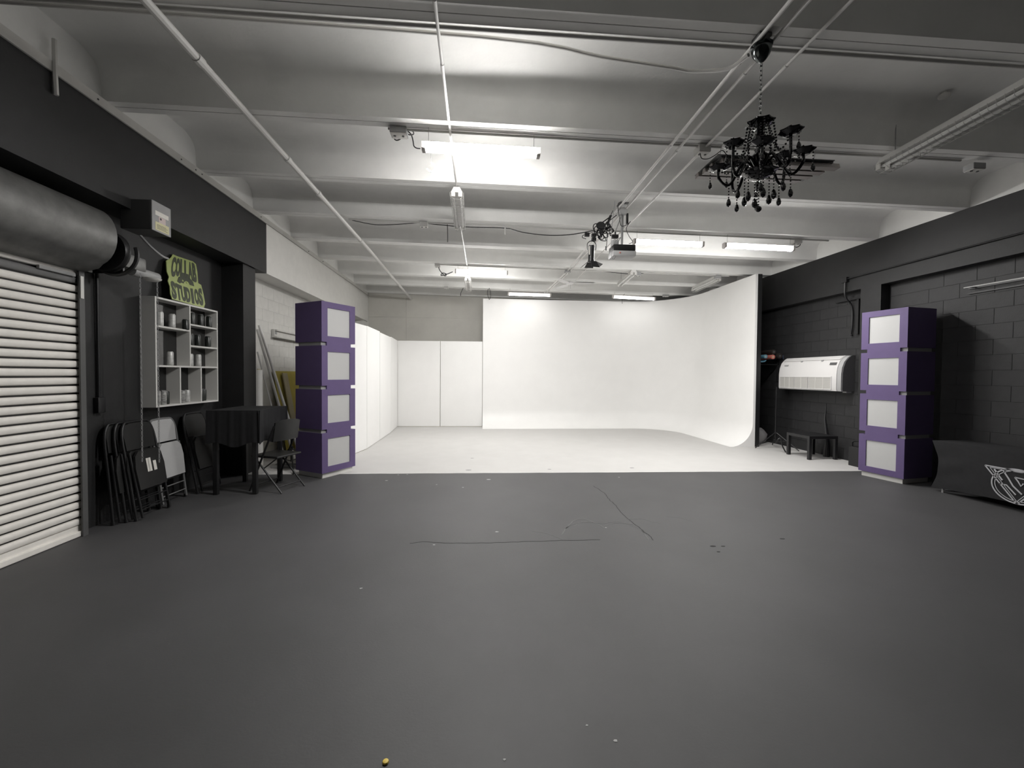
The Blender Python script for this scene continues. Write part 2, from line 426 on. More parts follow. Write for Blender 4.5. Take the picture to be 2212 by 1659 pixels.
hd.prism([(x, z) for x, z in pts], (0, y0-.1, 0), V(1,0,0), V(0,0,1), V(0,1,0), 4.10-y0+.1)
hd.build('hood', GALV, door, smooth=40)
MB().prism([(x, z) for x, z in pts], (0, 4.105, 0), V(1.03,0,0)+V(0,0,0), V(0,0,1), V(0,1,0), .012).build('hood_end_plate', BLKMT, door, smooth=0)
MB().cyl((XL+.14, y0, 2.425), (XL+.14, 4.16, 2.425), .014, 8).build('hood_lip', GALV, door)

# door operator
op = thing('door_motor', 'dark geared door motor mounted beside the roller hood', 'motor', (-3.45, 4.4, 2.4))
MB().lathe([(.001, 0), (.18, 0), (.19, .02), (.19, .05), (.14, .06), (.05, .07), (.001, .07)], (-3.46, 4.16, 2.62), 28, Matrix.Rotation(-math.pi/2, 3, 'X')).build('sprocket', BLKMT, op)
ch = arc((-3.40, 4.20, 2.60), .19, math.radians(150), math.radians(380), 26)
MB().tube(ch, .018, 6).build('drive_chain', BLKPL, op)
MB().rbox((-3.56, 4.24, 2.50), (-3.36, 4.52, 2.64), .03).build('gearbox', GALV, op)
MB().cyl((-3.42, 4.40, 2.50), (-3.42, 4.72, 2.50), .05, 14).cyl((-3.42, 4.72, 2.50), (-3.42, 4.74, 2.50), .035, 14).build('motor_barrel', GREYM, op)
MB().box((-3.72, 4.28, 2.44), (-3.40, 4.30, 2.78)).build('bracket', BLKMT, op, smooth=0)
MB().tube(smoothpath([(-3.33, 4.40, 2.84), (-3.25, 4.42, 2.74), (-3.22, 4.52, 2.68), (-3.26, 4.66, 2.69)]), .011, 6).build('flex_conduit', GREYM, op)
MB().lathe([(.001, 0), (.05, .005), (.075, .02), (.08, .03), (.001, .03)], (-3.36, 4.58, 2.43), 16).build('pulley', SHELFW, op)
# control box
bx = thing('control_box', 'grey metal control box with warning stickers above the shelf', 'control box', (-3.35, 4.48, 2.85))
xb = -3.20
q = [at(x, y, 0, xb) for x, y in ((324.5, 433), (365, 450), (368, 511), (327.5, 497))]
ya, yb_, za, zb = 4.355, 4.605, 2.893, 3.18
MB().rbox((XLF-.10, ya, za), (xb, yb_, zb), .008).build('enclosure', GREYD, bx, smooth=0)
MB().rbox((xb-.002, ya, za-.002), (xb+.012, yb_, zb+.002), .005).build('lid', GREYM, bx, smooth=0)
def sticker(y_0, y_1, z_0, z_1, m): return MB().box((xb+.012, ya+.25*y_0, za+.287*z_0), (xb+.0135, ya+.25*y_1, za+.287*z_1)).build('sticker', m, bx, smooth=0)
sticker(.16, .86, .55, .70, STICK); sticker(.34, .70, .33, .54, mat('sticker_pink', (.62, .52, .50), .6)); sticker(.16, .88, .05, .33, mat('sticker_yellow', (.66, .63, .38), .6))
MB().box((xb+.0135, ya+.10, za+.125), (xb+.0145, ya+.12, za+.145)).build('sticker_mark', BLKPL, bx, smooth=0)
ln = MB()
for i in range(4): ln.box((xb+.0135, ya+.06, za+.03+.012*i), (xb+.0142, ya+.2-.02*(i % 2), za+.034+.012*i))
ln.build('sticker_lines', GREYD, bx, smooth=0)
# hand chains
def chain(x, y, z0, z1, label):
    mb = MB(); z = z1; i = 0
    while z > z0:
        mb.tube([V(x, y, z)+(V(.007*math.cos(a), 0, .018*math.sin(a)) if i % 2 else V(0, .007*math.cos(a), .018*math.sin(a))) for a in [2*math.pi*j/6 for j in range(6)]], .003, 4, closed=True)
        z -= .027; i += 1
    tag(mb.build('hand_chain', GREYM), label, 'chain', 'hoist chains of the roller door')
chain(-3.34, 4.40, .62, 2.46, 'thin steel hoist chain hanging by the shelf, nearer the roller door')
chain(-3.34, 4.62, .55, 2.46, 'thin steel hoist chain hanging by the shelf, farther from the roller door')
cdt = MB().tube([(XL+.02, 4.36, 2.5), (XL+.02, 4.36, 1.25)], .014, 8).rbox((XL, 4.32, 1.1), (XL+.05, 4.40, 1.25), .006).build('wall_conduit', BLKMT)
tag(cdt, 'black conduit with small switch box on the wall beside the roller door', 'conduit')

# ================================================================== WALL SHELF, CANS, SIGN
XS = -3.56; ys0, ys1, zs0, zs1 = 4.889, 5.990, 1.108, 2.336
sh = thing('wall_shelf', 'white wall shelf of open cubbies holding drink cans', 'shelf', (XS, (ys0+ys1)/2, zs0))
T = .02
def board(a, b, name='board', m=SHELFW): return MB().box(a, b).build(name, m, sh, smooth=0)
board((XL, ys0, zs0), (XS, ys0+T, zs1), 'side_panel'); board((XL, ys1-T, zs0), (XS, ys1, zs1), 'side_panel')
board((XL, ys0+T, zs1-T), (XS, ys1-T, zs1), 'top_board'); board((XL, ys0+T, zs0), (XS, ys1-T, zs0+T), 'bottom_board')
def yv(u): return ys0+(ys1-ys0)*u
def zv(v): return zs0+(zs1-zs0)*v
um, l1, l2 = .505, .345, .685
vm = .375; va = .735; vb1, vb2 = .80, .585
board((XL, ys0+T, zv(vm)-T/2), (XS, ys1-T, zv(vm)+T/2), 'shelf_board')
board((XL, yv(um)-T/2, zv(vm)+T/2), (XS, yv(um)+T/2, zs1-T), 'divider')
board((XL, ys0+T, zv(va)-T/2), (XS, yv(um)-T/2, zv(va)+T/2), 'shelf_board')
for v in (vb1, vb2): board((XL, yv(um)+T/2, zv(v)-T/2), (XS, ys1-T, zv(v)+T/2), 'shelf_board')
for u in (l1, l2): board((XL, yv(u)-T/2, zs0+T), (XS, yv(u)+T/2, zv(vm)-T/2), 'divider')
board((XL+.001, ys0+T, zs0+T), (XL+.006, ys1-T, zs1-T), 'back_panel', MIRR)
def can(y, z, m, label, h=.15, r=.031, dx=0, grp='drink cans in the wall shelf'):
    t = thing('drink_can', label, 'can', (XS-.045+dx, y, z), grp)
    t_ = MB().lathe([(r*.8, 0), (r, .008), (r, h-.016), (r*.82, h-.004)], (0,0,0), 16); t_.build('body', m, t, local=True)
    MB().lathe([(r*.82, h-.004), (r*.84, h), (r*.74, h), (r*.72, h-.004), (.001, h-.004)], (0,0,0), 16).build('lid', ALU, t, local=True)
zA = zv(va)+T/2; zM = zv(vm)+T/2; zB = zs0+T; zU1 = zv(vb1)+T/2; zU2 = zv(vb2)+T/2
can(yv(.12), zA, CANW, 'white can at the left of the upper left cubby', .165, .034)
can(yv(.29), zA, CANW, 'white can in the middle of the upper left cubby', .165, .034)
can(yv(.455), zA, CANB, 'short black can beside the divider in the upper left cubby', .125, .036, .03)
for u, s in ((.60, 'left'), (.745, 'middle'), (.90, 'right')): can(yv(u), zU1, CANB, 'black can on the top right shelf, %s of three' % s, .15, .034)
for u, s in ((.575, 'left'), (.695, 'middle'), (.875, 'right')): can(yv(u), zU2, CANB, 'black can on the second right shelf, %s of three' % s, .145, .034)
can(yv(.255), zM, CANW, 'single white can in the left cubby below the top', .165, .034)
can(yv(.565), zM, CANW, 'white can in the third right cubby, left of two', .155, .033)
can(yv(.70), zM, CANW, 'white can in the third right cubby, right of two', .155, .033)
can(yv(.075), zB, CANP, 'pale patterned can at far left of the bottom left cubby', .165, .031)
can(yv(.155), zB, CANP, 'pale patterned can second in the bottom left cubby', .165, .031)
can(yv(.235), zB, CANB, 'dark can at the right of the bottom left cubby', .155, .030, -.03)
can(yv(.43), zB, CANP, 'dark patterned can in the bottom middle cubby', .155, .033)
can(yv(.545), zB, CANW, 'plain white can in the bottom middle cubby', .155, .033, -.03)
can(yv(.745), zB, CANB, 'dark can in the bottom right cubby, left of two', .16, .032)
can(yv(.83), zB, CANB, 'dark can in the bottom right cubby, right of two', .155, .032, -.03)

# sign leaning on the shelf top
sg = thing('studio_sign', 'lime green cut-out sign reading COLLAB STUDIOS on top of the shelf', 'sign', (-3.6, 5.43, zs1))
P0 = V(-3.580, 5.43, zs1+.002); lean = V(-.115, 0, .54).normalized(); un = V(0, 1, 0); nn = lean.cross(un)*-1
if nn.x < 0: nn = -nn
def sgn(zx, zy):     # from the photo into the sign's own plane
    p = on(280+zx*.229, 520+zy*.229, P0, nn)-P0; return (p.dot(un), p.dot(lean))
outl = [sgn(*p) for p in ((400,122),(440,140),(590,190),(618,215),(632,290),(640,395),(668,412),(690,500),(706,590),(694,628),(395,546),(378,495),(372,425),(354,372),(364,335),(344,285),(338,182),(360,170),(385,150))]
vmin = min(v for u, v in outl); outl = [(u, v-vmin) for u, v in outl]
MB().prism(outl, P0, un, lean, nn, .008).build('backing', LIME, sg, smooth=0)
def sv(zx, zy): u, v = sgn(zx, zy); return V(u, v-vmin, 0)
def word(s, quad, warp):
    letters = list(s); n = len(letters); a, b, c, d = [sv(*p) for p in quad]     # TL TR BR BL
    for i, chx in enumerate(letters):
        vs, fs = text_mesh(chx, .055)
        x0, x1 = min(v.x for v in vs), max(v.x for v in vs); y0_, y1_ = min(v.y for v in vs), max(v.y for v in vs)
        gapf = .04
        s0_, s1_ = (i+gapf*.5)/n, (i+1-gapf*.5)/n
        if chx == 'I': s0_, s1_ = s0_+.03, s1_-.03
        mb = MB(); vv = []
        for p in vs:
            s_ = s0_+(s1_-s0_)*(p.x-x0)/(x1-x0); t_ = (p.y-y0_)/(y1_-y0_)
            lo, hi = warp(s_); t2 = lo+(hi-lo)*t_
            p2 = (d*(1-s_)+c*s_)*(1-t2)+(a*(1-s_)+b*s_)*t2
            vv.append(P0+un*p2.x+lean*p2.y)
        k = len(vv); mb.add([q+nn*.011 for q in vv], fs); mb.add([q+nn*.0085 for q in vv], [f[::-1] for f in fs])
        mb.build('letter', mat('sign_letter_dark', (.045, .055, .03), .5), sg, smooth=0)
word('COLLAB', ((395,140),(610,212),(630,405),(375,345)), lambda s: (.17*(1-(2*s-1)**2)**.8, 1))
word('STUDIOS', ((372,350),(668,430),(692,612),(395,540)), lambda s: (0, 1-.24*(1-(2*s-1)**2)**.6))
ic = MB()
for pl_ in (((440,378),(455,335),(500,330),(560,350),(590,385),(600,425),(560,412),(545,385),(525,375),(505,385),(500,398),(480,390),(465,398)),):
    ic.prism([(sv(*p).x, sv(*p).y) for p in pl_], P0+nn*.0085, un, lean, nn, .0025)
ic.build('emblem', MATS['sign_letter_dark'], sg, smooth=0)
for c in ((490,372), (530,392)):
    p = sv(*c); MB().cyl(P0+un*p.x+lean*p.y+nn*.0085, P0+un*p.x+lean*p.y+nn*.013, .012, 10).build('emblem_head', LIME, sg)

pl = thing('wall_outlet', 'small grey outlet plate low on the black left wall', 'outlet', (XL, 5.8, .75))
oc = at(429, 957, 0, XL+.01)
MB().rbox((XL, oc.y-.045, oc.z-.07), (XL+.012, oc.y+.045, oc.z+.07), .004).build('plate', GREYM, pl, smooth=0)
for dz in (-.03, .03): MB().rbox((XL+.012, oc.y-.018, oc.z+dz-.014), (XL+.015, oc.y+.018, oc.z+dz+.014), .001).build('socket', GREYD, pl, smooth=0)

# ================================================================== FOLDING CHAIRS (folded, leaning)
def folded_chair(label, loc, ms, mf, rz=math.pi/2, stick=False, H=.98, lean_=.27):
    t = thing('folding_chair', label, 'chair', loc, 'folded chairs leaning on the left wall', rz)
    def L(x, y, z): return V(x, y+z*lean_, z)
    w2 = .22
    fr = MB().tube(smoothpath([L(-w2, 0, 0), L(-w2+.01, 0, .45), L(-w2+.015, 0, .82), L(-w2+.06, 0, H-.02), L(-.09, 0, H), L(.09, 0, H), L(w2-.06, 0, H-.02), L(w2-.015, 0, .82), L(w2-.01, 0, .45), L(w2, 0, 0)], 5), .0125, 8)
    fr.build('front_frame', mf, t, local=True)
    for s in (-1, 1):
        MB().tube([L(s*(w2-.035), -.035, .02), L(s*(w2-.03), -.03, .68)], .0115, 8).build('rear_leg', mf, t, local=True)
        MB().cyl(L(s*w2, 0, 0), L(s*w2, 0, .03), .017, 8).build('foot_cap', BLKPL, t, local=True)
    for z, y in ((.10, -.035), (.20, -.035), (.27, 0)):
        MB().tube([L(-w2+.03, y, z), L(w2-.03, y, z)], .007, 6).build('crossbar', mf, t, local=True)
    def panel(pts, y, th, nm, m):
        k = len(pts); a = [L(x, y, z) for x, z in pts]; b = [p+V(0, -th, 0) for p in a]
        return MB().add(a+b, [tuple(range(k))[::-1], tuple(range(k, 2*k))]+[(i, (i+1) % k, k+(i+1) % k, k+i) for i in range(k)]).build(nm, m, t, local=True, smooth=0)
    panel([(-.185, .70), (.185, .70), (.19, .90), (.16, .955), (.09, .97), (-.09, .97), (-.16, .955), (-.19, .90)], .006, .014, 'backrest', ms)
    st_ = panel([(-.18, .30), (.18, .30), (.19, .52), (.17, .64), (.12, .69), (-.12, .69), (-.17, .64), (-.19, .52)], -.042, .022, 'seat', ms)
    if stick:
        for (a, b, c, d) in ((-.05, .46, .01, .60), (.035, .46, .075, .56)):
            ps = [(a, b), (c, b), (c, d), (a, d)]
            v_ = [L(x, -.0645, z) for x, z in ps]
            o_ = MB().add(v_+[p+V(0, -.0012, 0) for p in v_], [(0,1,2,3),(7,6,5,4),(0,1,5,4),(1,2,6,5),(2,3,7,6),(3,0,4,7)]).build('sticker', STICK, st_, local=True, smooth=0)
    return t
WCH = mat('white_chair_plastic', (.50, .50, .50), .5); WCF = mat('grey_chair_frame', (.18, .18, .18), .45)
BCH = mat('black_chair_plastic', (.012, .012, .012), .45)
folded_chair('black folded chair with white stickers on its seat, front of the leaning pile', (-3.43, 4.66, 0), BCH, BLKMT, stick=True, lean_=.17)
folded_chair('black folded chair right behind the stickered one in the pile', (-3.495, 4.62, 0), BCH, BLKMT, lean_=.14)
folded_chair('black folded chair at the back of the pile, nearest the roller door', (-3.56, 4.55, 0), BCH, BLKMT, lean_=.10)
folded_chair('white folded chair leaning on the wall behind the black pile', (-3.55, 5.10, 0), WCH, WCF, lean_=.12, H=.96)

# ================================================================== BAR TABLE AND CHAIRS BY IT
bt = thing('bar_table', 'tall dark bar table standing under the wall shelf', 'table', (-2.98, 5.7, 0))
MB().rbox((-3.28, 5.32, 1.0), (-2.70, 6.06, 1.035), .008).build('tabletop', BLKPL, bt, smooth=0)
for x, y in ((-3.22, 5.36), (-2.76, 5.36), (-3.22, 6.0), (-2.76, 6.0)):
    MB().rbox((x-.026, y-.026, 0), (x+.026, y+.026, 1.0), .005).build('leg', BLKMT, bt, smooth=0)
for a, b in (((-3.20, 5.35), (-2.78, 5.37)), ((-3.20, 5.99), (-2.78, 6.01))): MB().box((a[0], a[1], .92), (b[0], b[1], 1.0)).build('apron', BLKMT, bt, smooth=0)
def drape(a, b, z0, z1, nrm, amp=.006):
    a, b, nrm = Vector(a), Vector(b), Vector(nrm); n = 40; mb = MB()
    for i in range(n+1):
        t = i/n; p = a+(b-a)*t; wv = amp*math.sin(t*31)+amp*.6*math.sin(t*57+1)
        for z, k in ((z1, 0), (z1-.04, .4), (z0+.03*math.sin(t*9), 1)): mb.v.append(V(p.x, p.y, z)+nrm*(.006+(wv+amp*1.6)*k))
    for i in range(n):
        for j in range(2): mb.f.append((i*3+j, i*3+j+1, (i+1)*3+j+1, (i+1)*3+j))
    return mb
cl = thing('black_tablecloth', 'black cloth draped over the tall bar table', 'tablecloth', (-2.98, 5.7, 1.035))
MB().box((-3.285, 5.315, 1.036), (-2.695, 6.065, 1.040)).build('cloth_top', FAB, cl, smooth=0)
drape((-3.30, 5.315, 0), (-2.672, 5.315, 0), .62, 1.04, (0, -1, 0)).build('cloth_drop', FAB, cl)
drape((-2.695, 5.296, 0), (-2.695, 6.065, 0), .62, 1.04, (1, 0, 0)).build('cloth_drop', FAB, cl)
def open_chair(label, loc, rz):
    t = thing('folding_chair', label, 'chair', loc, None, rz)
    for s in (-1, 1):
        MB().tube(smoothpath([(s*.21, .22, 0), (s*.21, .02, .44), (s*.20, -.16, .84)], 4), .012, 8).build('leg', BLKMT, t, local=True)
        MB().tube([(s*.19, -.26, 0), (s*.19, .16, .43)], .011, 8).build('leg', BLKMT, t, local=True)
    MB().tube([(-.19, -.2, .075), (.19, -.2, .075)], .008, 6).build('crossbar', BLKMT, t, local=True)
    MB().tube([(-.21, .19, .07), (.21, .19, .07)], .008, 6).build('crossbar', BLKMT, t, local=True)
    MB().rbox((-.20, -.20, .43), (.20, .21, .46), .012).build('seat', BCH, t, local=True, smooth=0)
    bk = MB(); P = []
    for i in range(9):
        x = -.2+.05*i; y = -.12-.03*(1-(x/.2)**2); top = .86+.05*math.sqrt(max(0, 1-(x/.215)**2))
        P += [V(x, y, .64), V(x, y-.04, top), V(x, y-.02, .64), V(x, y-.06, top)]
    bk.v = P
    for i in range(8):
        a, b = i*4, i*4+4; bk.f += [(a, b, b+1, a+1), (a+2, a+3, b+3, b+2), (a+1, b+1, b+3, a+3), (a, a+2, b+2, b)]
    bk.f += [(0, 1, 3, 2), (32, 34, 35, 33)]
    bk.build('backrest', BCH, t, local=True)
open_chair('open black chair tucked at the right end of the bar table', (-2.62, 5.62, 0), math.radians(70))
folded_chair('black folded chair leaning between the white chair and the bar table', (-3.46, 5.62, 0), BCH, BLKMT, lean_=.2)

# ================================================================== CLUTTER BEHIND THE LEFT COLUMN
def leanpole(label, a, b, r, m, grp=None):
    o = MB().cyl(a, b, r, 12).build('long_pipe', m); tag(o, label, 'pipe', grp)
leanpole('long pale pipe leaning on the white block wall, rightmost of three', (-3.02, 7.35, 0), at(560, 703, 0, -3.64)+V(0,0,.0), .022, PIPEW, 'pipes leaning in the left corner')
leanpole('long pale pipe leaning on the white block wall, middle one', (-3.10, 7.28, 0), at(556, 712, 0, -3.66), .020, PIPEG, 'pipes leaning in the left corner')
leanpole('thin pipe leaning on the white block wall, leftmost and shortest', (-3.24, 7.25, 0), at(556, 760, 0, -3.66), .012, PIPEG, 'pipes leaning in the left corner')
rl = thing('paper_roll', 'upright white paper roll standing behind the black pilaster', 'paper roll', (-3.55, 7.02, 0))
MB().cyl((-3.55, 7.02, 0), (-3.55, 7.02, 1.55), .055, 18).build('paper', WHITE, rl)
MB().cyl((-3.55, 7.02, 1.55), (-3.55, 7.02, 1.565), .025, 12).build('core', TAN, rl)
def leanboard(name, label, y0, y1, h, xf, xt, m, cat='board'):
    d = V(xt-xf, 0, h); o = MB().add([(xf, y0, 0), (xf, y1, 0), (xt, y1, h), (xt, y0, h), (xf+.018, y0, 0), (xf+.018, y1, 0), (xt+.018, y1, h), (xt+.018, y0, h)],
        [(0,1,2,3),(7,6,5,4),(0,1,5,4),(1,2,6,5),(2,3,7,6),(3,0,4,7)]).build(name, m, smooth=0); tag(o, label, cat)
leanboard('yellow_board', 'yellow sheet board leaning against the white block wall', 7.78, 8.95, 1.535, -3.45, -3.69, YEL)
leanboard('narrow_board', 'narrow tan board leaning in front of the yellow sheet', 7.98, 8.16, 1.50, -3.36, -3.63, TAN)
rail = thing('wall_rail', 'white channel rail fixed on the white block wall beside the column', 'rail', (XL, 8.4, 2.2))
ra = at(594, 718, 0, XL+.06)
MB().rbox((XL, ra.y, ra.z-.09), (XL+.05, ra.y+1.4, ra.z+.06), .006).build('channel', TRIMW, rail, smooth=0)
MB().rbox((XL+.05, ra.y, ra.z-.09), (XL+.09, ra.y+1.4, ra.z-.06), .003).build('lower_lip', TRIMW, rail, smooth=0)
MB().rbox((XL+.05, ra.y+.02, ra.z+.03), (XL+.09, ra.y+1.4, ra.z+.06), .003).build('upper_lip', TRIMW, rail, smooth=0)
MB().rbox((XL+.05, ra.y+.02, ra.z-.03), (XL+.056, ra.y+.09, ra.z+.02), .002).build('end_bracket', GREYM, rail, smooth=0)
def stand(label, c, h, spread, head=None, m=BLKMT, legs=3, a0=0., grp=None):
    t = thing('light_stand', label, 'stand', c, grp); c = Vector(c)
    MB().tube([c+V(0,0,.12), c+V(0,0,h*.55), c+V(0,0,h)], [.014, .013, .009], 8).build('pole', m, t)
    MB().cyl(c+V(0,0,.30), c+V(0,0,.36), .024, 10).build('collar', m, t)
    for i in range(legs):
        a = a0+2*math.pi*i/legs; d = V(math.cos(a), math.sin(a), 0)
        lg = MB().tube([c+V(0,0,.34), c+d*spread+V(0,0,.012)], .010, 6).build('leg', m, t)
        MB().tube([c+V(0,0,.13), c+d*spread*.5+V(0,0,.18)], .006, 6).build('brace', m, t)
    if head:
        MB().rbox(c+V(-.05,-.07,h-.02), c+V(.05,.07,h+.10), .01).build('clamp_head', m, t, smooth=0)
        MB().tube([c+V(0,.03,h+.09), c+V(.01,.04,h+.2)], .012, 6).tube([c+V(0,-.03,h+.09), c+V(0,-.035,h+.19)], .012, 6).build('fork', m, t)
        MB().tube([c+V(0,0,h+.02), c+V(.25,.62,h+.1)], .012, 6).build('boom_arm', m, t)
    return t
stand('black clamp stand with a boom arm behind the bar table', (-2.92, 7.62, 0), 1.17, .45, True, a0=.4)
stand('short black stand with splayed legs beside the left purple column', (-2.92, 6.72, 0), .62, .42, None, a0=1.0)
bb = MB().rbox((-3.25, 6.78, 0), (-2.62, 7.1, .045), .006).rbox((-3.2, 6.82, .045), (-2.7, 7.1, .075), .006).build('board_stack', CHIP, smooth=0)
tag(bb, 'short stack of white boards on the floor behind the left column', 'boards')
cb = MB().rbox((-2.92, 6.86, .076), (-2.66, 7.08, .36), .008).build('cardboard_box', TAN, smooth=0)
tag(cb, 'small tan box behind the short black stand', 'box')

# ================================================================== RIGHT WALL THINGS
# air conditioner
ac = thing('air_conditioner', 'white floor-ceiling air conditioner on the right black wall', 'air conditioner', (6.5, 7.6, 1.24))
y0, y1, z0, z1 = 6.86, 8.39, 1.245, 1.885
side = [(XR, z0), (6.36, z0), (6.345, z0+.03), (6.345, z0+.30), (6.36, z0+.42), (6.40, z0+.53), (6.46, z0+.60), (6.52, z1), (XR, z1)]
b = MB(); b.prism(side, (0, y0+.10, 0), V(1,0,0), V(0,0,1), V(0,1,0), y1-y0-.10); b.build('casing', ACW, ac, smooth=50)
MB().prism([(x+.012 if x < 6.55 else x, z-.005 if z > 1.7 else z) for x, z in side], (0, y0+.015, 0), V(1,0,0), V(0,0,1), V(0,1,0), .085).build('end_cap', mat('ac_end_grey', (.40, .40, .40), .45), ac, smooth=50)
MB().prism([(x+.03 if x < 6.55 else x, z) for x, z in side], (0, y0, 0), V(1,0,0), V(0,0,1), V(0,1,0), .015).build('end_plate', GREYD, ac, smooth=50)
gz0, gz1 = z0+.035, z0+.245
cuts = [y0+.20, y0+.735, y0+1.085, y1-.04]
for i in range(3):
    a, c_ = cuts[i]+.008, cuts[i+1]-.008; nb = (3, 2, 3)[i]
    gpan = MB().box((6.339, a, gz0), (6.345, c_, gz1)).build('intake_grille', ACG, ac, smooth=0)
    bars = MB()
    for j in range(1, nb): y = a+(c_-a)*j/nb; bars.box((6.334, y-.006, gz0), (6.339, y+.006, gz1))
    for j in range(1, 14): z = gz0+(gz1-gz0)*j/14; bars.box((6.3365, a, z-.002), (6.339, c_, z+.002))
    bars.build('grille_bars', mat('ac_bar', (.62, .61, .58), .5), gpan, smooth=0)
    fr = MB()
    for (p, q_) in (((a-.01, gz0-.012), (c_+.01, gz0)), ((a-.01, gz1), (c_+.01, gz1+.02)), ((a-.012, gz0), (a, gz1)), ((c_, gz0), (c_+.012, gz1))): fr.box((6.332, p[0], p[1]), (6.345, q_[0], q_[1]))
    fr.build('grille_frame', ACW, ac, smooth=0)
lv = MB().add([(6.425, y0+.11, z0+.565), (6.425, y1-.05, z0+.565), (6.50, y1-.05, z0+.625), (6.50, y0+.11, z0+.625), (6.415, y0+.11, z0+.572), (6.415, y1-.05, z0+.572), (6.49, y1-.05, z0+.632), (6.49, y0+.11, z0+.632)],
    [(0,1,2,3),(7,6,5,4),(0,1,5,4),(1,2,6,5),(2,3,7,6),(3,0,4,7)]); lv.build('louvre_flap', ACW, ac, smooth=0)
for y in (7.35, 7.85): MB().rbox((6.405, y-.02, z0+.54), (6.44, y+.02, z0+.57), .003).build('flap_hinge', GREYM, ac, smooth=0)
MB().add([(6.372, 7.00, z0+.475), (6.372, 7.14, z0+.475), (6.392, 7.14, z0+.515), (6.392, 7.0, z0+.515), (6.366, 7.00, z0+.476), (6.366, 7.14, z0+.476), (6.386, 7.14, z0+.517), (6.386, 7.0, z0+.517)],
    [(0,1,2,3),(7,6,5,4),(0,1,5,4),(1,2,6,5),(2,3,7,6),(3,0,4,7)]).build('display', GREYD, ac, smooth=0)
MB().add([(6.372, 8.16, z0+.475), (6.372, 8.27, z0+.475), (6.380, 8.27, z0+.495), (6.380, 8.16, z0+.495), (6.366, 8.16, z0+.476), (6.366, 8.27, z0+.476), (6.374, 8.27, z0+.497), (6.374, 8.16, z0+.497)],
    [(0,1,2,3),(7,6,5,4),(0,1,5,4),(1,2,6,5),(2,3,7,6),(3,0,4,7)]).build('maker_badge', GREYM, ac, smooth=0)
MB().rbox((6.46, y0+.01, z0-.025), (6.56, y0+.09, z0), .004).build('drain_stub', GREYM, ac, smooth=0)

# conduit with a drop on the wall above
cw = thing('wall_conduit', 'black bent conduit and cable running down the right wall above the air conditioner', 'conduit', (6.45, 6.9, 2.3))
a = at(1826, 608, 0, XRF-.03); b_ = at(1826, 640, 0, XRF-.03); c_ = at(1840, 662, 0, XR-.03); d_ = at(1841, 700, 0, XR-.03); e_ = at(1838, 722, 0, XR-.03)
MB().tube(smoothpath([a+V(0,0,.05), b_, c_, d_, e_, e_+V(0,-.03,-.02)], 5), .016, 8).build('cable', BLKPL, cw)
MB().rbox(a+V(-.03,-.05,-.02), a+V(.03,.06,.07), .006).build('junction_box', BLKMT, cw, smooth=0)
MB().tube([a+V(0,-.05,.04), V(XRF-.02, 3.0, a.z+.05)], .011, 8).build('horizontal_run', BLKMT, cw)
MB().box((XR-.05, 6.55, 2.86), (XR, 7.25, 2.9)).build('bracket', BLKMT, cw, smooth=0)
MB().box((XR-.04, 6.78, 2.25), (XR-.01, 6.83, 2.86)).build('strap', BLKMT, cw, smooth=0)
# long dark strip lamp on the near right wall
sp = thing('wall_strip', 'slim pale strip on a black rail mounted on the right wall', 'strip', (6.5, 4.2, 2.6))
a = at(2082, 622, 0, 6.52); bq = at(2212, 600, 0, 6.52)
dd = (bq-a).normalized(); e2 = a+dd*1.5
MB().tube([a, e2], .006, 6).build('tube', TUBEOFF, sp)
MB().box((6.585, e2.y, a.z-.085), (XR, a.y, a.z-.07)).box((6.59, e2.y, a.z-.02), (XR, a.y, a.z+.02)).build('rail', BLKPL, sp, smooth=0)
for y in (a.y-.08, a.y-.75, e2.y+.06): MB().box((6.515, y-.008, a.z-.012), (XR, y+.008, a.z-.004)).build('holder', BLKMT, sp, smooth=0)

# low black side table
lt = thing('side_table', 'low black square side table on the white floor edge', 'table', (6.18, 7.33, 0))
xa, xb2, ya, yb_ = 5.915, 6.465, 7.02, 7.58
zt = .43
MB().rbox((xa, ya, zt-.05), (xb2, yb_, zt), .004).build('tabletop', BLKPL, lt, smooth=0)
for x in (xa+.027, xb2-.027):
    for y in (ya+.027, yb_-.027): MB().rbox((x-.026, y-.026, 0), (x+.026, y+.026, zt-.05), .003).build('leg', BLKPL, lt, smooth=0)
# tapered black folded umbrella leaning on the wall
um_ = thing('folded_umbrella', 'slim black tapering closed umbrella standing against the right wall', 'umbrella', (6.5, 7.4, 0))
pb = at(1785, 985, 0, 6.50); ptp = at(1785.5, 874, 0, 6.57)
MB().tube([V(6.50, pb.y, .0), V(6.515, pb.y, .25), V(6.54, ptp.y, .7), V(6.565, ptp.y, ptp.z-.03)], [.055, .045, .022, .006], 10).build('canopy', BLKPL, um_)
MB().tube([V(6.565, ptp.y, ptp.z-.04), V(6.567, ptp.y, ptp.z+.01)], .004, 6).build('tip', BLKMT, um_)
# grey box and pipe by right column
gb = thing('floor_cabinet', 'small dark grey box with a bent pipe on top beside the right column', 'box', (6.35, 6.38, 0))
MB().rbox((6.27, 6.30, 0), (6.44, 6.60, .33), .008).build('body', BLKMT, gb, smooth=0)
MB().tube(smoothpath([(6.30, 6.56, .33), (6.30, 6.56, .40), (6.33, 6.50, .43), (6.38, 6.30, .43)], 4), .014, 8).build('pipe', BLKMT, gb)

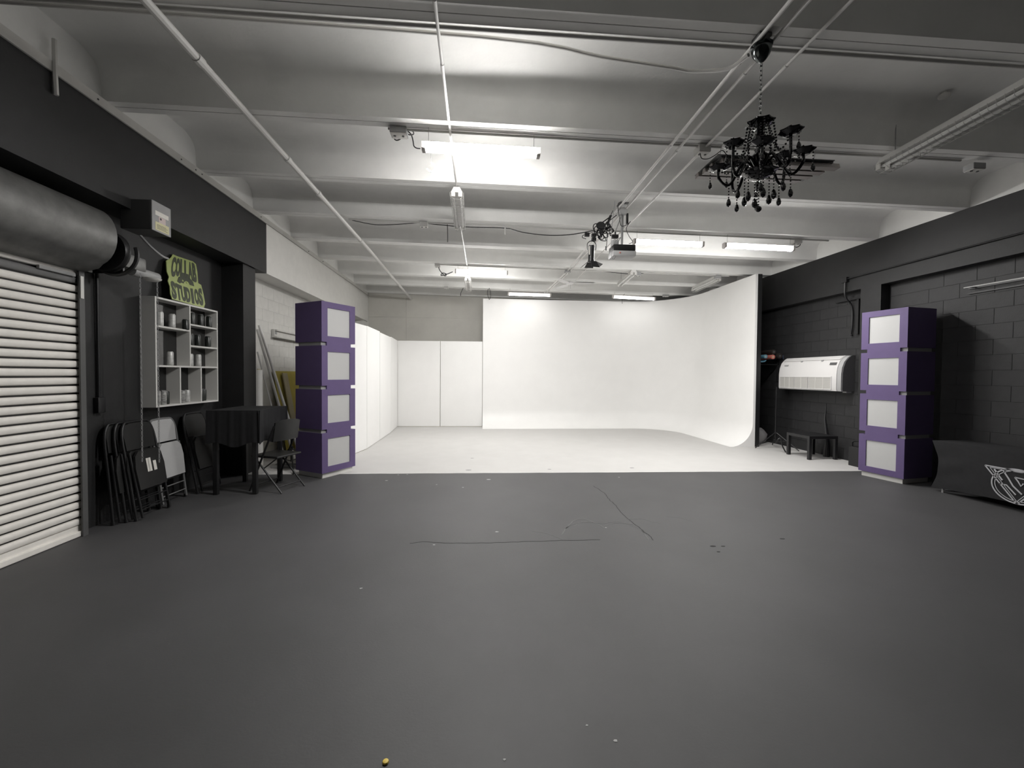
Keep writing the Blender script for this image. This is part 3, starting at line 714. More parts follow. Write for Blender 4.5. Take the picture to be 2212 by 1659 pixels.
# vinyl rolls on a rack behind the cyclorama end
def vroll(label, cx, z, r, m, y=8.6, L=1.6, name='backdrop_roll'):
    t = thing(name, label, 'roll', (cx, y, z-r), 'backdrop rolls racked behind the cyclorama edge')
    prof = [(r*.42, 0), (r, 0), (r, L), (r*.42, L), (r*.42, .02)]
    MB().lathe([(r*.45, .03), (r*.45, 0), (r, 0), (r, L), (.001, L)], (cx, y, z), 20, Matrix.Rotation(-math.pi/2, 3, 'X')).build('sheet', m, t)
    MB().lathe([(r*.28, .002), (r*.44, .002), (r*.44, L-.02), (r*.28, L-.02)], (cx, y, z), 16, Matrix.Rotation(-math.pi/2, 3, 'X')).build('core_tube', TAN if m is not DARKV else GREYD, t)
rr = lambda px, py: at(px, py, 1, 8.6)
p = rr(1654, 770); vroll('blue backdrop roll with a loose flap, leftmost of the racked rolls', p.x, p.z, .042, BLUE)
p2 = rr(1642, 773)
fl = MB(); P = []
for i in range(13):
    t = i/12; a = math.pi*(.95+.85*t)
    P.append((.10*math.cos(a)+.02, .085*math.sin(a)))
for i in range(12):
    pass
fl.tube([], .01) if False else None
poly = [(-.09, .05), (-.10, -.03), (-.07, -.075), (-.01, -.095), (.06, -.085), (.10, -.05), (.09, -.045), (.055, -.07), (0, -.08), (-.05, -.065), (-.07, -.02), (-.07, .05)]
fl.prism(poly, (p2.x+.07, 8.63, p2.z), V(1,0,0), V(0,0,1), V(0,1,0), 1.4)
tag(fl.build('loose_sheet', BLUE), 'loose blue vinyl flap hanging around the blue roll', 'sheet')
p = rr(1670, 771); vroll('salmon backdrop roll next to the blue one', p.x, p.z, .048, SALM)
p = rr(1672, 760); vroll('dark backdrop roll on top of the salmon one', p.x, p.z, .048, DARKV)
p = rr(1683, 769); vroll('dark brown backdrop roll between the salmon and navy ones', p.x, p.z, .055, DARKV, 8.57)
p = rr(1695, 772); vroll('navy backdrop roll closest to the air conditioner', p.x, p.z, .05, NAVY)
rk = thing('roll_rack', 'black bracket rack carrying the backdrop rolls', 'rack', (6.3, 9.2, 1.7))
for y in (8.75, 9.7): MB().box((5.95, y-.02, 1.755), (XR, y+.02, 1.775)).build('arm', BLKMT, rk, smooth=0); MB().box((XR-.03, y-.02, 1.4), (XR, y+.02, 2.0)).build('upright', BLKMT, rk, smooth=0)
# stand, sack, hose behind the cyclorama end
stand('tall thin black light stand behind the cyclorama edge', (6.17, 8.22, 0), 1.28, .44, None, a0=math.pi)
sk = MB(); sk.lathe([(.20, 0), (.24, .05), (.24, .20), (.21, .29), (.14, .33), (.02, .335)], (6.26, 9.0, 0), 14)
for v in sk.v: v.x += .03*math.sin(v.z*23+v.y*9); v.y += .02*math.sin(v.x*17)
tag(sk.build('sandbag', BAG, smooth=60), 'lumpy grey sack on the floor behind the cyclorama edge', 'sack')
hs = MB().tube(smoothpath([at(1676, 958, 1, 7.85), at(1680, 952, 1, 7.82)+V(0,0,.02), at(1686, 951, 1, 7.8)+V(0,0,.03), at(1690, 963, 1, 7.75), V(6.0, 7.70, .014)], 5), .012, 8).build('bent_hose', BLKMT)
tag(hs, 'short bent black hose on the floor left of the side table', 'hose')

# table with stretch cover and printed emblem
XC = 6.02; ya, yb_ = 3.05, 5.0; zt = .665; xw = 6.56
tb = thing('event_table', 'folding event table beneath a black stretch cover on the right', 'table', (6.29, 4.05, 0))
MB().rbox((XC+.02, ya+.02, zt-.04), (xw-.02, yb_-.0, zt-.004), .006).build('tabletop', GREYD, tb, smooth=0)
for x in (XC+.03, xw-.05):
    for y in (ya+.05, yb_-.04): MB().cyl((x, y, 0), (x, y, zt-.04), .014, 8).build('leg', GREYM, tb)
cv = thing('stretch_tablecloth', 'black stretch tablecloth with a white round triangle emblem', 'tablecloth', (6.29, 4.05, 0))
mb = MB(); nu, nv = 28, 14
def cov(a, bb, nrm, sag=.09):
    a, bb, nrm = Vector(a), Vector(bb), Vector(nrm); d = bb-a; o = len(mb.v)
    for i in range(nu+1):
        for j in range(nv+1):
            v = j/nv; ins = sag*math.sin(math.pi*v)*.9+.0*v
            L = d.length; s = ins+(L-2*ins)*i/nu; zl = .045+.05*math.sin(math.pi*i/nu)
            z = zt+(zl-zt)*v
            wob = .006*math.sin(v*14+i*.5)*math.sin(math.pi*v)*(1 if abs(i/nu-.5) > .33 else 0)
            mb.v.append(a+d.normalized()*s+V(0, 0, z)+nrm*(wob-.0*ins))
    for i in range(nu):
        for j in range(nv): mb.f.append((o+i*(nv+1)+j, o+i*(nv+1)+j+1, o+(i+1)*(nv+1)+j+1, o+(i+1)*(nv+1)+j))
cov((XC, yb_+.08, 0), (XC, ya-.08, 0), (-1, 0, 0)); cov((XC, ya-.08, 0), (xw, ya-.08, 0), (0, -1, 0), .06); cov((xw, yb_+.08, 0), (XC, yb_+.08, 0), (0, 1, 0), .06); cov((xw, ya-.08, 0), (xw, yb_+.08, 0), (1, 0, 0))
o = len(mb.v); mb.add([(XC, ya-.08, zt), (xw, ya-.08, zt), (xw, yb_+.08, zt), (XC, yb_+.08, zt)], [(0,1,2,3)])
mb.build('cover', FAB, cv, smooth=60)
XE = XC-.004; nE = V(-1, 0, 0)
def em(zx, zy): return at(1940+zx*.13863, 900+zy*.13863, 0, XE)
apex = em(1850, 1365); tipl = em(1355, 755); yc = apex.y
def stroke(ps, wd, closed=False):
    pts = [em(*p) for p in ps]
    for sgn_ in (1,):
        q = [V(XE, yc+(p.y-yc)*sgn_, p.z) for p in pts]
        MB().ribbon(q, wd, nE).build('emblem_stroke', LOGO, cvr, smooth=0)
cvr = cv.children[0]
zc = (tipl.z+apex.z)/2+.03; Rr = .235
for R_, wd in ((Rr, .014), (Rr-.03, .008)):
    pts = [V(XE, yc+R_*math.cos(a), zc-.02+R_*.82*math.sin(a)) for a in [2*math.pi*i/48 for i in range(49)]]
    MB().ribbon(pts, wd, nE).build('emblem_ring', LOGO, cvr, smooth=0)
for off, wd in ((0, .014), (.03, .007)):
    pts = [V(XE, tipl.y-off*1.6, tipl.z-off*.5), V(XE, yc*2-tipl.y+off*1.6, tipl.z-off*.5), V(XE, yc, apex.z+off), V(XE, tipl.y-off*1.6, tipl.z-off*.5)]
    for i in range(3): MB().ribbon(pts[i:i+2], wd, nE).build('emblem_triangle', LOGO, cvr, smooth=0)
stroke([(1500,815),(1550,890),(1625,990)], .018)
stroke([(1640,840),(1720,960),(1790,1080),(1930,1215)], .016)
stroke([(1580,1045),(1690,1065),(1760,1140),(1835,1220)], .014)
stroke([(1820,945),(1870,1010),(1915,1085),(1955,1045)], .014)
stroke([(1820,945),(1962,978)], .012)

# ================================================================== CEILING: LAMPS
def led(name_label, p, q, k, twin=False, m=None, mb_=None):
    UPA = -28 if twin else -55
    p, q = Vector(p), Vector(q); d = (q-p).normalized(); L = (q-p).length
    t = thing('led_batten', name_label, 'ceiling lamp', (p+q)/2, 'lit white tube lamps under the ceiling')
    up = V(0,0,1); sd = d.cross(up).normalized(); up = sd.cross(d)
    e = .035; hw = .052
    hs = MB().prism([(-hw, .036), (hw, .036), (hw*.7, .048), (-hw*.7, .048)], p, sd, up, d, L); hs.build('spine', CAPW, t, smooth=0)
    def shell(c, r, a0, a1, n=9):
        A_ = [a0+(a1-a0)*i/n for i in range(n+1)]; o = p+d*e+up*c[1]+sd*c[0]; mb = MB()
        for x in (0, L-2*e):
            for a_ in A_: mb.v.append(o+d*x+sd*r*math.cos(a_)+up*r*math.sin(a_))
        mb.f = [(i, i+1, n+2+i, n+1+i) for i in range(n)]
        return mb
    H0, H1 = math.radians(180-UPA), math.radians(360+UPA)
    for cx_, r_ in (((-.029, .027), (.029, .027)) if twin else ((0, .036),)):
        shell((cx_, 0), r_, H0, H1).build('diffuser', m, t)
        shell((cx_, 0), r_, math.radians(UPA), math.radians(180-UPA)).build('opal_back', mb_, t)
    for a in (p, q-d*e):
        MB().prism([(-.045, .036), (.045, .036), (.045, -.02), (.03, -.036), (-.03, -.036), (-.045, -.02)], a, sd, up, d, e).build('end_cap', CAPW, t, smooth=0)
    for s_ in (.06, L-.06):
        b = p+d*s_+up*.045
        MB().tube([b, V(b.x, b.y, zrib(b.x)+.0)], .0025, 5).build('hang_wire', GREYM, t)
    return t
def yk(k, x, dy=.09): return yrib(k, x)+dy
def ledpx(x0, y0, x1, y1, k, dy, label, pw, twin=False):
    Y = yrib(k, (at(x0, y0, 1, yrib(k, 0)).x+at(x1, y1, 1, yrib(k, 0)).x)/2)+dy
    return led(label, at(x0, y0, 1, Y), at(x1, y1, 1, Y), k, twin, lit(pw), lit(pw*(.20 if twin else .07)))
ledpx(912, 319, 1166, 333, 1, .06, 'lit twin tube lamp nearest the camera with cord on its left', 1.8, True)
ledpx(1368, 523, 1519, 529, 3, .06, 'lit tube lamp just right of the projector', 2.6)
ledpx(1563, 531, 1714, 538, 3, .06, 'lit tube lamp near the right wall in front of the cyclorama', 2.6)
ledpx(983, 586, 1097, 590, 5, .06, 'lit tube lamp on the left above the white flats', 3.6)
ledpx(1097, 635, 1190, 638, 7, -.2, 'lit tube lamp over the cyclorama top, left one', .18)
ledpx(1323, 641, 1415, 646, 7, -.2, 'lit tube lamp over the cyclorama top, right one', .18)

def strip(label, p, q, guard=True, grp='unlit strip lamps under the ceiling', w_=.075, hang=True):
    p, q = Vector(p), Vector(q); d = (q-p).normalized(); L = (q-p).length
    t = thing('strip_lamp', label, 'ceiling lamp', (p+q)/2, grp); up = V(0,0,1); sd = d.cross(up).normalized()
    MB().prism([(-w_, .0), (w_, .0), (w_*.5, .07), (-w_*.5, .07)], p, sd, up, d, L).build('housing', PIPEW, t, smooth=0)
    for s in (-1, 1):
        MB().tube([p+d*.03+sd*w_*.6*s-up*.03, q-d*.03+sd*w_*.6*s-up*.03], .016, 8).build('tube', TUBEOFF, t)
        for e in (p+d*.005, q-d*.035): MB().cbox(e+d*.015+sd*w_*.6*s-up*.022, (.05, .05, .06), Matrix((sd, d, up)).transposed()).build('lamp_holder', TRIMW, t, smooth=0)
    if guard:
        g = MB(); n = int(L/.055)
        for i in range(n+1):
            c = p+d*(L*i/n)
            g.tube([c+sd*w_*1.15, c+sd*w_*1.1-up*.05, c+sd*w_*.5-up*.085, c-sd*w_*.5-up*.085, c-sd*w_*1.1-up*.05, c-sd*w_*1.15], .0022, 4)
        for u, v in ((1.1, .05), (.5, .085), (-.5, .085), (-1.1, .05)): g.tube([p+sd*w_*u-up*v, q+sd*w_*u-up*v], .0022, 4)
        g.build('wire_guard', PIPEG, t)
    if hang:
        for s_ in (.12, L-.12):
            b = p+d*s_+up*.07; MB().tube([b, V(b.x, b.y, 4.28)], .004, 5).build('hang_rod', GREYM, t)
    return t
strip('unlit caged twin strip lamp on the thin conduit, middle of the ceiling', (-.30, 5.36, 3.80), (-.315, 6.58, 3.80))
strip('small unlit strip lamp above the white flats', (-.29, 9.95, 3.77), (-.295, 11.15, 3.77), w_=.07)
strip('unlit slanted strip lamp right of the ceiling fan', (3.36, 8.95, 3.76), (3.46, 10.15, 3.76), False)
strip('unlit slanted strip lamp near the top corner of the cyclorama', (5.37, 9.10, 3.72), (5.46, 10.30, 3.72), True)
ca = at(1908, 362, 2, 3.64)
strip('large unlit caged strip lamp at the upper right near the wall', (ca.x, ca.y, 3.66), (ca.x-.01, ca.y-1.9, 3.69), True, w_=.085)
# louvred panel behind chandelier
lp = thing('louvre_lamp', 'dull four-strip louvred ceiling lamp behind the chandelier', 'ceiling lamp', (3.1, 4.4, 3.7))
x0, x1, ya, yb_ = 2.46, 3.72, 4.16, 4.58
for i in range(4):
    y = ya+(yb_-ya)*i/4; dx = -.02*i
    MB().prism([(0, 0), (.075, 0), (.06, .05), (.015, .05)], (x0+dx+(.0 if i else .03), y, 3.705), V(0,1,0), V(0,0,1), V(1,0,0), x1-x0+.03-.03*i).build('reflector_strip', PINK, lp, smooth=0)
MB().box((x0-.04, ya-.02, 3.766), (x1-.02, yb_+.02, 3.772)).build('back_plate', GREYD, lp, smooth=0)
for x in (x0+.01, x1-.05): MB().box((x, ya, 3.752), (x+.03, yb_, 3.765)).build('cross_rail', GREYD, lp, smooth=0)
for x in (x0+.1, x1-.1):
    MB().tube([(x, ya+.2, 3.772), (x-.03, ya+.1, 3.95), (x-.04, ya+.1, 4.2)], .003, 5).build('hang_wire', GREYM, lp)

# ================================================================== CHANDELIER
cx0 = at(1648, 112, 2, 3.78)
CC = V(1.925, 2.78, 0)
chd = thing('chandelier', 'black glass chandelier with beaded drops and curled arms', 'chandelier', (CC.x, CC.y, 2.68))
zt_ = 3.775
MB().rbox((CC.x-.045, CC.y-.045, 3.815), (CC.x+.045, CC.y+.045, zrib(CC.x)), .006).box((CC.x-.012, CC.y-.06, zt_), (CC.x+.012, CC.y+.06, 3.815)).build('mount_box', GREYD, chd, smooth=0)
MB().lathe([(.001, zt_-.115), (.012, zt_-.11), (.03, zt_-.095), (.055, zt_-.06), (.065, zt_-.025), (.05, zt_-.01), (.07, zt_), (.001, zt_)], (CC.x, CC.y, 0), 18).build('canopy', mat('dark_chrome', (.12, .13, .13), .12, metal=.9), chd)
lk = MB(); z = zt_-.12; i = 0
while z > 3.29:
    lk.tube([V(CC.x, CC.y, z)+(V(.008*math.cos(a), 0, .02*math.sin(a)) if i % 2 else V(0, .008*math.cos(a), .02*math.sin(a))) for a in [2*math.pi*j/8 for j in range(8)]], .0028, 4, closed=True); z -= .032; i += 1
lk.build('chain', CHROME, chd)
MB().tube([(CC.x+.008, CC.y, zt_-.1), (CC.x+.012, CC.y+.01, 3.5), (CC.x+.004, CC.y, 3.28)], .003, 5).build('cord', GREYM, chd)
MB().lathe([(.001, 2.86), (.03, 2.865), (.085, 2.89), (.10, 2.91), (.05, 2.935), (.03, 2.96), (.055, 2.99), (.06, 3.02), (.03, 3.05), (.025, 3.09), (.05, 3.12), (.045, 3.15), (.022, 3.18), (.02, 3.22), (.06, 3.235), (.075, 3.255), (.05, 3.27), (.012, 3.285), (.001, 3.285)], (CC.x, CC.y, 0), 20).build('stem', BLKGL, chd)
def dish(c, r, m=BLKGL):
    mb = MB(); n = 24; rings = [(.15, -.012), (.5, -.014), (1, .008), (1.02, .014), (.5, -.002), (.15, .0)]
    for rr_, z in rings:
        for j in range(n):
            a = 2*math.pi*j/n; k_ = 1+.10*math.cos(a*8)*(1 if rr_ > .9 else 0)
            mb.v.append(Vector(c)+V(r*rr_*k_*math.cos(a), r*rr_*k_*math.sin(a), z))
    R_ = len(rings)
    for i in range(R_):
        for j in range(n): mb.f.append((i*n+j, i*n+(j+1) % n, ((i+1) % R_)*n+(j+1) % n, ((i+1) % R_)*n+j))
    return mb
dish((CC.x, CC.y, 3.24), .085).build('crown_dish', BLKGL, chd)
dish((CC.x, CC.y, 2.90), .11).build('bowl_dish', BLKGL, chd)
def beads(pts, r=.0075, step=.021):
    mb = MB(); pts = [Vector(p) for p in pts]; acc = 0
    for a, b in zip(pts, pts[1:]):
        L = (b-a).length
        while acc < L:
            mb.ball(a+(b-a)*(acc/L), r, 3); acc += step
        acc -= L
    return mb
def drop(c, s=1.):
    return MB().lathe([(.001, 0), (.010*s, -.012*s), (.016*s, -.035*s), (.013*s, -.052*s), (.001, -.062*s)], c, 8)
NA = 8
for i in range(NA):
    a = 2*math.pi*(i+.3)/NA; d = V(math.cos(a), math.sin(a), 0); up = V(0,0,1); C0 = V(CC.x, CC.y, 0)
    hi = .10 if i % 2 == 0 else .03; rad = .230 if i % 2 == 0 else .252
    ap = [C0+d*.03+up*2.95, C0+d*.085+up*3.005, C0+d*.125+up*2.96, C0+d*.17+up*2.875, C0+d*.21+up*2.87, C0+d*rad+up*2.93, C0+d*rad+up*(2.95+hi)]
    arm = MB().tube(smoothpath(ap, 5), .0095, 8).build('arm', BLKGL, chd)
    tip = C0+d*rad+up*(2.95+hi)
    dish(tip+up*.01, .066).build('drip_dish', BLKGL, arm)
    MB().lathe([(.001, 0), (.03, .0), (.04, .018), (.03, .03), (.008, .034), (.004, .05), (.001, .052)], tip+up*.01, 10).build('candle_cup', BLKGL, arm)
    c1 = C0+d*.055+up*3.22
    pts = [c1.lerp(tip, t)-up*(.13*math.sin(math.pi*t)) for t in [j/10 for j in range(11)]]
    beads(pts).build('bead_string', BLKGL, chd)
    # outward swag to the next dish
    a2 = a+2*math.pi/NA; 
    b0 = C0+d*.185+up*2.86; bd = beads([b0, b0-up*.09], .006).build('bead_drop', BLKGL, arm); drop(b0-up*.09, 1.0).build('pendant', BLKGL, arm)
    b1 = tip+d*.055; beads([b1, b1-up*.07], .0055).build('bead_drop', BLKGL, arm); drop(b1-up*.07, .85).build('pendant', BLKGL, arm)
for j in range(6):
    a = 2*math.pi*j/6+.2; b0 = V(CC.x+.09*math.cos(a), CC.y+.09*math.sin(a), 2.89)
    beads([b0, b0-V(0,0,.11)], .006).build('bead_drop', BLKGL, chd); drop(b0-V(0,0,.115), 1.15).build('pendant', BLKGL, chd)
    c1 = V(CC.x+.08*math.cos(a), CC.y+.08*math.sin(a), 3.24)
    beads([c1, V(CC.x+.10*math.cos(a), CC.y+.10*math.sin(a), 3.1), V(CC.x+.085*math.cos(a), CC.y+.085*math.sin(a), 2.97)], .0085).build('bead_string', BLKGL, chd)
beads([(CC.x, CC.y, 2.86), (CC.x, CC.y, 2.685)], .006).build('bead_drop', BLKGL, chd)
MB().ball((CC.x, CC.y, 2.662), .021, 7).build('bottom_ball', BLKGL, chd)

# ================================================================== PIPES, CONDUITS, BOXES
def pipe(label, pts, r, m=PIPEW, couplings=(), cat='pipe', name='ceiling_pipe', n=10):
    t = thing(name, label, cat, Vector(pts[0]))
    MB().tube(pts, r, n).build('tube', m, t)
    pts = [Vector(p) for p in pts]
    for y in couplings:
        for a, b in zip(pts, pts[1:]):
            if min(a.y, b.y) <= y <= max(a.y, b.y) and abs(b.y-a.y) > .2:
                c = a.lerp(b, (y-a.y)/(b.y-a.y)); d = (b-a).normalized()
                MB().cyl(c-d*.035, c+d*.035, r*1.22, n).build('coupling', m, t); break
    return t
pipe('thick white sprinkler pipe running the length of the ceiling on the left', [(-2.11, -3.5, 3.82), (-2.09, 4.0, 3.82), (-2.075, 8.0, 3.82), (-2.085, 10.5, 3.80), (-2.09, YB-.02, 3.78)], .030, PIPEW, (3.32, 4.75, 5.6, 7.5, 10.2, 11.8))
pipe('thin white conduit running lengthwise over the nearest lit lamp', [(-.285, -3.5, 3.865), (-.30, 5.30, 3.865)], .012, PIPEW, (2.75, 3.3, 4.6), 'conduit')
pipe('thin white conduit between the caged strip lamp and rear lamps', [(-.315, 6.62, 3.85), (-.28, 9.2, 3.86)], .011, PIPEW, (7.9,), 'conduit')
pipe('white lengthwise conduit on the right, leftmost of three', [(1.86, -3.5, 3.80), (1.90, 6.0, 3.80), (1.93, 9.3, 3.805), (1.80, 11.6, 3.805)], .014, PIPEW, (3.0, 4.1), 'conduit')
pipe('white lengthwise conduit on the right, middle of three', [(1.99, -3.5, 3.80), (2.0, 6.0, 3.80), (1.99, 9.3, 3.80), (1.86, 11.6, 3.80)], .013, PIPEW, (3.1, 4.2), 'conduit')
pipe('white lengthwise conduit on the right, rightmost of three', [(2.25, -3.5, 3.80), (2.255, 6.2, 3.80), (2.26, 6.8, 3.81)], .012, PIPEW, (3.0, 5.35), 'conduit')
pipe('white lengthwise conduit past the barn door lamp toward the fan', [(2.26, 6.9, 3.80), (2.35, 10.2, 3.83)], .010, PIPEW, (), 'conduit')
for kk, xa_, xb_, lb in ((1, -.9, 5.0, 'crosswise conduit under the beam above the nearest lit lamp'), (3, -2.05, 5.75, 'crosswise conduit under the beam beside the projector'), (5, -.95, 5.6, 'crosswise conduit under the beam above the left rear lamp'), (7, -.7, 4.9, 'crosswise conduit under the rearmost beam')):
    pts = [rp(kk, xa_+(xb_-xa_)*i/6, .085, -.012) for i in range(7)]
    pipe('thin white '+lb, pts, .012, PIPEG, (), 'conduit')
pts = [rp(0, -3.3+9.7*i/6, .10, -.012) for i in range(7)]
pipe('crosswise conduit on the beam nearest the camera, upper one', pts, .014, PIPEG, (), 'conduit')
pts = [rp(0, -3.3, .17, .012), rp(0, .0, .19, .012), rp(0, .9, .30, .012), rp(0, 1.45, .36, .012), rp(0, 1.62, .34, -.02), rp(0, 1.80, .20, -.09), rp(0, 1.86, .05, -.10)]
pipe('crosswise conduit that bends up to the three lengthwise conduits', smoothpath(pts, 4), .013, PIPEG, (), 'conduit')
def jbox(label, c, s=(.11, .11, .055), m=PIPEG):
    c = Vector(c); t = thing('junction_box', label, 'junction box', c)
    MB().rbox(c-Vector(s)/2, c+Vector(s)/2, .006).build('body', m, t, smooth=0)
    MB().rbox(c+V(-s[0]*.46, -s[1]*.46, -s[2]/2-.006), c+V(s[0]*.46, s[1]*.46, -s[2]/2), .002).build('cover', TRIMW, t, smooth=0)
    for a in (-.25, .25): MB().cyl(c+V(s[0]*a, 0, -s[2]/2-.006), c+V(s[0]*a, 0, -s[2]/2-.012), .012, 8).build('socket', GREYD, t)
def jpx(x, y, k, label, dy=.09, s=(.11, .11, .055), m=PIPEG):
    X = at(x, y, 1, yrib(k, 0)+dy).x; p = at(x, y, 1, yrib(k, X)+dy); p.z = min(p.z, zrib(p.x)-s[2]/2-.002); jbox(label, p, s, m)
jpx(862, 283, 1, 'grey outlet box at the left end of the nearest crosswise conduit', .1, (.16, .12, .06), GREYM)
jpx(1517, 325, 1, 'outlet box on the right lengthwise conduit left of the chandelier', .1, (.12, .12, .07))
jpx(2105, 362, 1, 'outlet box at the right end of the nearest crosswise conduit', .1, (.14, .1, .06), GREYM)
jpx(916, 483, 3, 'small white outlet box on the third beam, left of the caged lamp', .1, (.12, .1, .07))
jpx(1720, 523, 3, 'outlet box near the right wall above the lit lamp', .1, (.14, .1, .05))
jpx(945, 571, 5, 'small outlet box left of the rear left lit lamp', .1)
jpx(1378, 590, 5, 'small outlet box at the head of the slanted strip lamp by the fan', .1, (.12, .1, .08), GREYM)
jpx(1550, 598, 5, 'small outlet box at the head of the slanted strip lamp near the cyclorama', .1, (.12, .1, .08), GREYM)
jpx(1226, 587, 5, 'small outlet box where the lengthwise conduits cross the fifth beam', .1, (.12, .1, .06), GREYM)
jpx(964, 619, 7, 'small outlet box at the left end of the rearmost beam', -.1)
jpx(1438, 636, 7, 'small outlet box on the rearmost beam above the right lit lamp', -.1, (.16, .1, .05), GREYM)

def cord(label, pts, r=.005, m=BLKPL, n=6):
    o = MB().tube(smoothpath(pts, 6), r, 6).build('power_cord', m); tag(o, label, 'cord'); return o
A = lambda x, y, Y=4.33: at(x, y, 1, Y)
cd1 = [A(851, 290), A(852, 300), A(858, 303), A(866, 299), A(874, 288), A(884, 282, 4.36), A(892, 284, 4.36), A(893, 290), A(884, 291, 4.3), A(872, 284, 4.3), A(864, 282), A(874, 280), A(887, 289), A(892, 303), A(894, 315), A(900, 320), A(908, 321)]
cord('looped grey power cord feeding the nearest lit lamp', cd1, .006)
cord('dark power cord looping to the rear left lit lamp', [A(947, 574, 9.3), A(949, 582, 9.3), A(954, 589, 9.3), A(961, 596, 9.3), A(964, 592, 9.3), A(956, 590, 9.3), A(953, 595, 9.3), A(966, 592, 9.3), A(978, 587, 9.3)], .010)
cord('dark cable sagging below the third beam on the left', [rp(3, -2.0, .1, -.02), A(808, 485, 6.9), A(850, 485, 6.9), A(908, 481, 6.9)], .006)
cord('dark cable sagging from the caged lamp to the black cable bundle', [A(925, 483, 6.8), A(975, 488, 6.8), A(1020, 491, 6.8), A(1092, 493, 6.75), A(1130, 502, 6.6), A(1180, 508, 6.4), A(1230, 507, 6.2), A(1283, 498, 5.95)], .007)
cord('thin cord with plug hanging under the third beam', [rp(3, -.52, .09, -.02), A(967, 505, 6.72), A(967, 523, 6.72)], .006)
cord('short white pull cord hanging under the third beam', [rp(3, .42, .09, -.02), A(1091, 493, 6.69), A(1091, 507, 6.69)], .010, PIPEW)
cord('short dark wire hanging left of the cyclorama top', [rp(7, -.46, .0, .002), A(996, 632, 11.64), A(995, 639, 11.64)], .009)
cord('looped dark wire hanging over the cyclorama left edge', [rp(7, .28, .0, .002), A(1055, 624, 11.62), A(1053, 634, 11.5), A(1057, 647, 11.5), A(1060, 636, 11.5), A(1057, 622, 11.5)], .007)
cord('short dark wire hanging over the right rear lit lamp', [rp(7, 4.07, .0, .002), A(1344, 642, 11.53), A(1344, 656, 11.53)], .006)
cord('looped cord from the outlet box beside the chandelier', [A(1512, 330, 4.1), A(1516, 342, 4.1), A(1530, 343, 4.1), A(1545, 335, 4.1), A(1560, 325, 4.15), A(1570, 335, 4.15), A(1578, 345, 4.15), A(1595, 350, 4.2)], .0045)
cord('short cord under the outlet box by the right wall', [rp(3, 5.30, .1, -.03), A(1712, 526, 6.75), A(1714, 532, 6.75), A(1721, 534, 6.75), A(1728, 530, 6.75), A(1728, 524, 6.75)], .007)
cord('thin wire strung along the fifth beam right of the fan', [A(1270, 582, 9.25), A(1310, 587, 9.25), A(1370, 592, 9.2), A(1420, 588, 9.1), A(1540, 595, 9.1)], .007)
# hook
hk = thing('ceiling_hook', 'white curled hook hanging on a wire below the nearest lit lamp', 'hook', A(930, 355))
p = A(931, 352, 4.36)
MB().tube([p, V(p.x, p.y, zrib(p.x)-.005)], .003, 5).build('wire', GREYD, hk)
MB().tube(smoothpath([p, p+V(.028, 0, -.02), p+V(.040, 0, -.055), p+V(.02, 0, -.085), p+V(-.015, 0, -.085), p+V(-.04, 0, -.06)], 5), .0085, 8).build('hook', PIPEW, hk)
# sensor at right
sn = thing('ceiling_sensor', 'small white stub sensor on the ceiling slab at upper right', 'sensor', at(2035, 215, 2, 4.12))
s_ = at(2040, 212, 2, 4.10)
MB().cyl(s_+V(0, 0, .02), s_+V(.0, 0, .13), .022, 10).build('stem', TRIMW, sn); MB().lathe([(.03, 0), (.045, .01), (.045, .03), (.02, .04)], s_, 14).build('head', TRIMW, sn)

# ================================================================== PROJECTOR, SPOT, CABLES, FAN
pj = thing('projector', 'black topped projector hanging on a pole from the ceiling', 'projector', (1.96, 5.7, 3.12))
px0, px1 = 1.80, 2.12
MB().rbox((px0, 5.56, 3.125), (px1, 5.80, 3.20), .018).build('lower_shell', PROJW, pj, smooth=50)
MB().rbox((px0+.006, 5.565, 3.195), (px1-.006, 5.795, 3.285), .02).build('upper_shell', BLKPL, pj, smooth=50)
MB().cyl((1.89, 5.562, 3.165), (1.89, 5.552, 3.165), .010, 10).build('indicator', mat('indicator_red', (.8, .25, .2), .4), pj)
MB().cyl((2.03, 5.80, 3.19), (2.03, 5.83, 3.19), .035, 16).build('lens', BLKGL, pj)
MB().tube([(1.965, 5.70, 3.285), (1.965, 5.70, 3.88)], .017, 10).build('pole', GREYM, pj)
MB().rbox((1.92, 5.65, 3.72), (2.01, 5.75, 3.86), .006).build('pole_sleeve', PROJW, pj, smooth=0)
MB().rbox((1.90, 5.62, 3.86), (2.03, 5.76, 3.875), .004).build('mount_plate', GREYD, pj, smooth=0)
for x in (1.90, 1.85): MB().tube([(x, 5.68, 3.28), (x+.01, 5.68, 3.36), (1.95, 5.70, 3.42)], .006, 6).build('bracket_arm', GREYM, pj)
MB().rbox((2.015, 5.66, 3.60), (2.04, 5.70, 3.74), .004).build('power_brick', BLKPL, pj, smooth=0)
MB().tube(smoothpath([(1.94, 5.66, 3.9), (1.88, 5.64, 3.84), (1.90, 5.62, 3.65), (1.93, 5.63, 3.55), (2.02, 5.64, 3.58), (2.06, 5.64, 3.62), (2.0, 5.63, 3.52), (2.03, 5.62, 3.42), (2.09, 5.63, 3.34), (2.05, 5.66, 3.32)], 5), .0045, 5).build('cable', BLKPL, pj)
MB().tube(smoothpath([(1.84, 5.66, 3.9), (1.80, 5.62, 3.6), (1.78, 5.6, 3.3), (1.78, 5.58, 3.12), (1.81, 5.58, 3.08), (1.84, 5.58, 3.12)], 5), .004, 5).build('cable', GREYM, pj)
sp = thing('spot_lamp', 'black spot lamp with open barn doors hanging left of the projector', 'spotlight', (1.6, 5.9, 3.05))
b0, b1 = at(1278, 531, 1, 5.9), at(1277, 562, 1, 5.9)
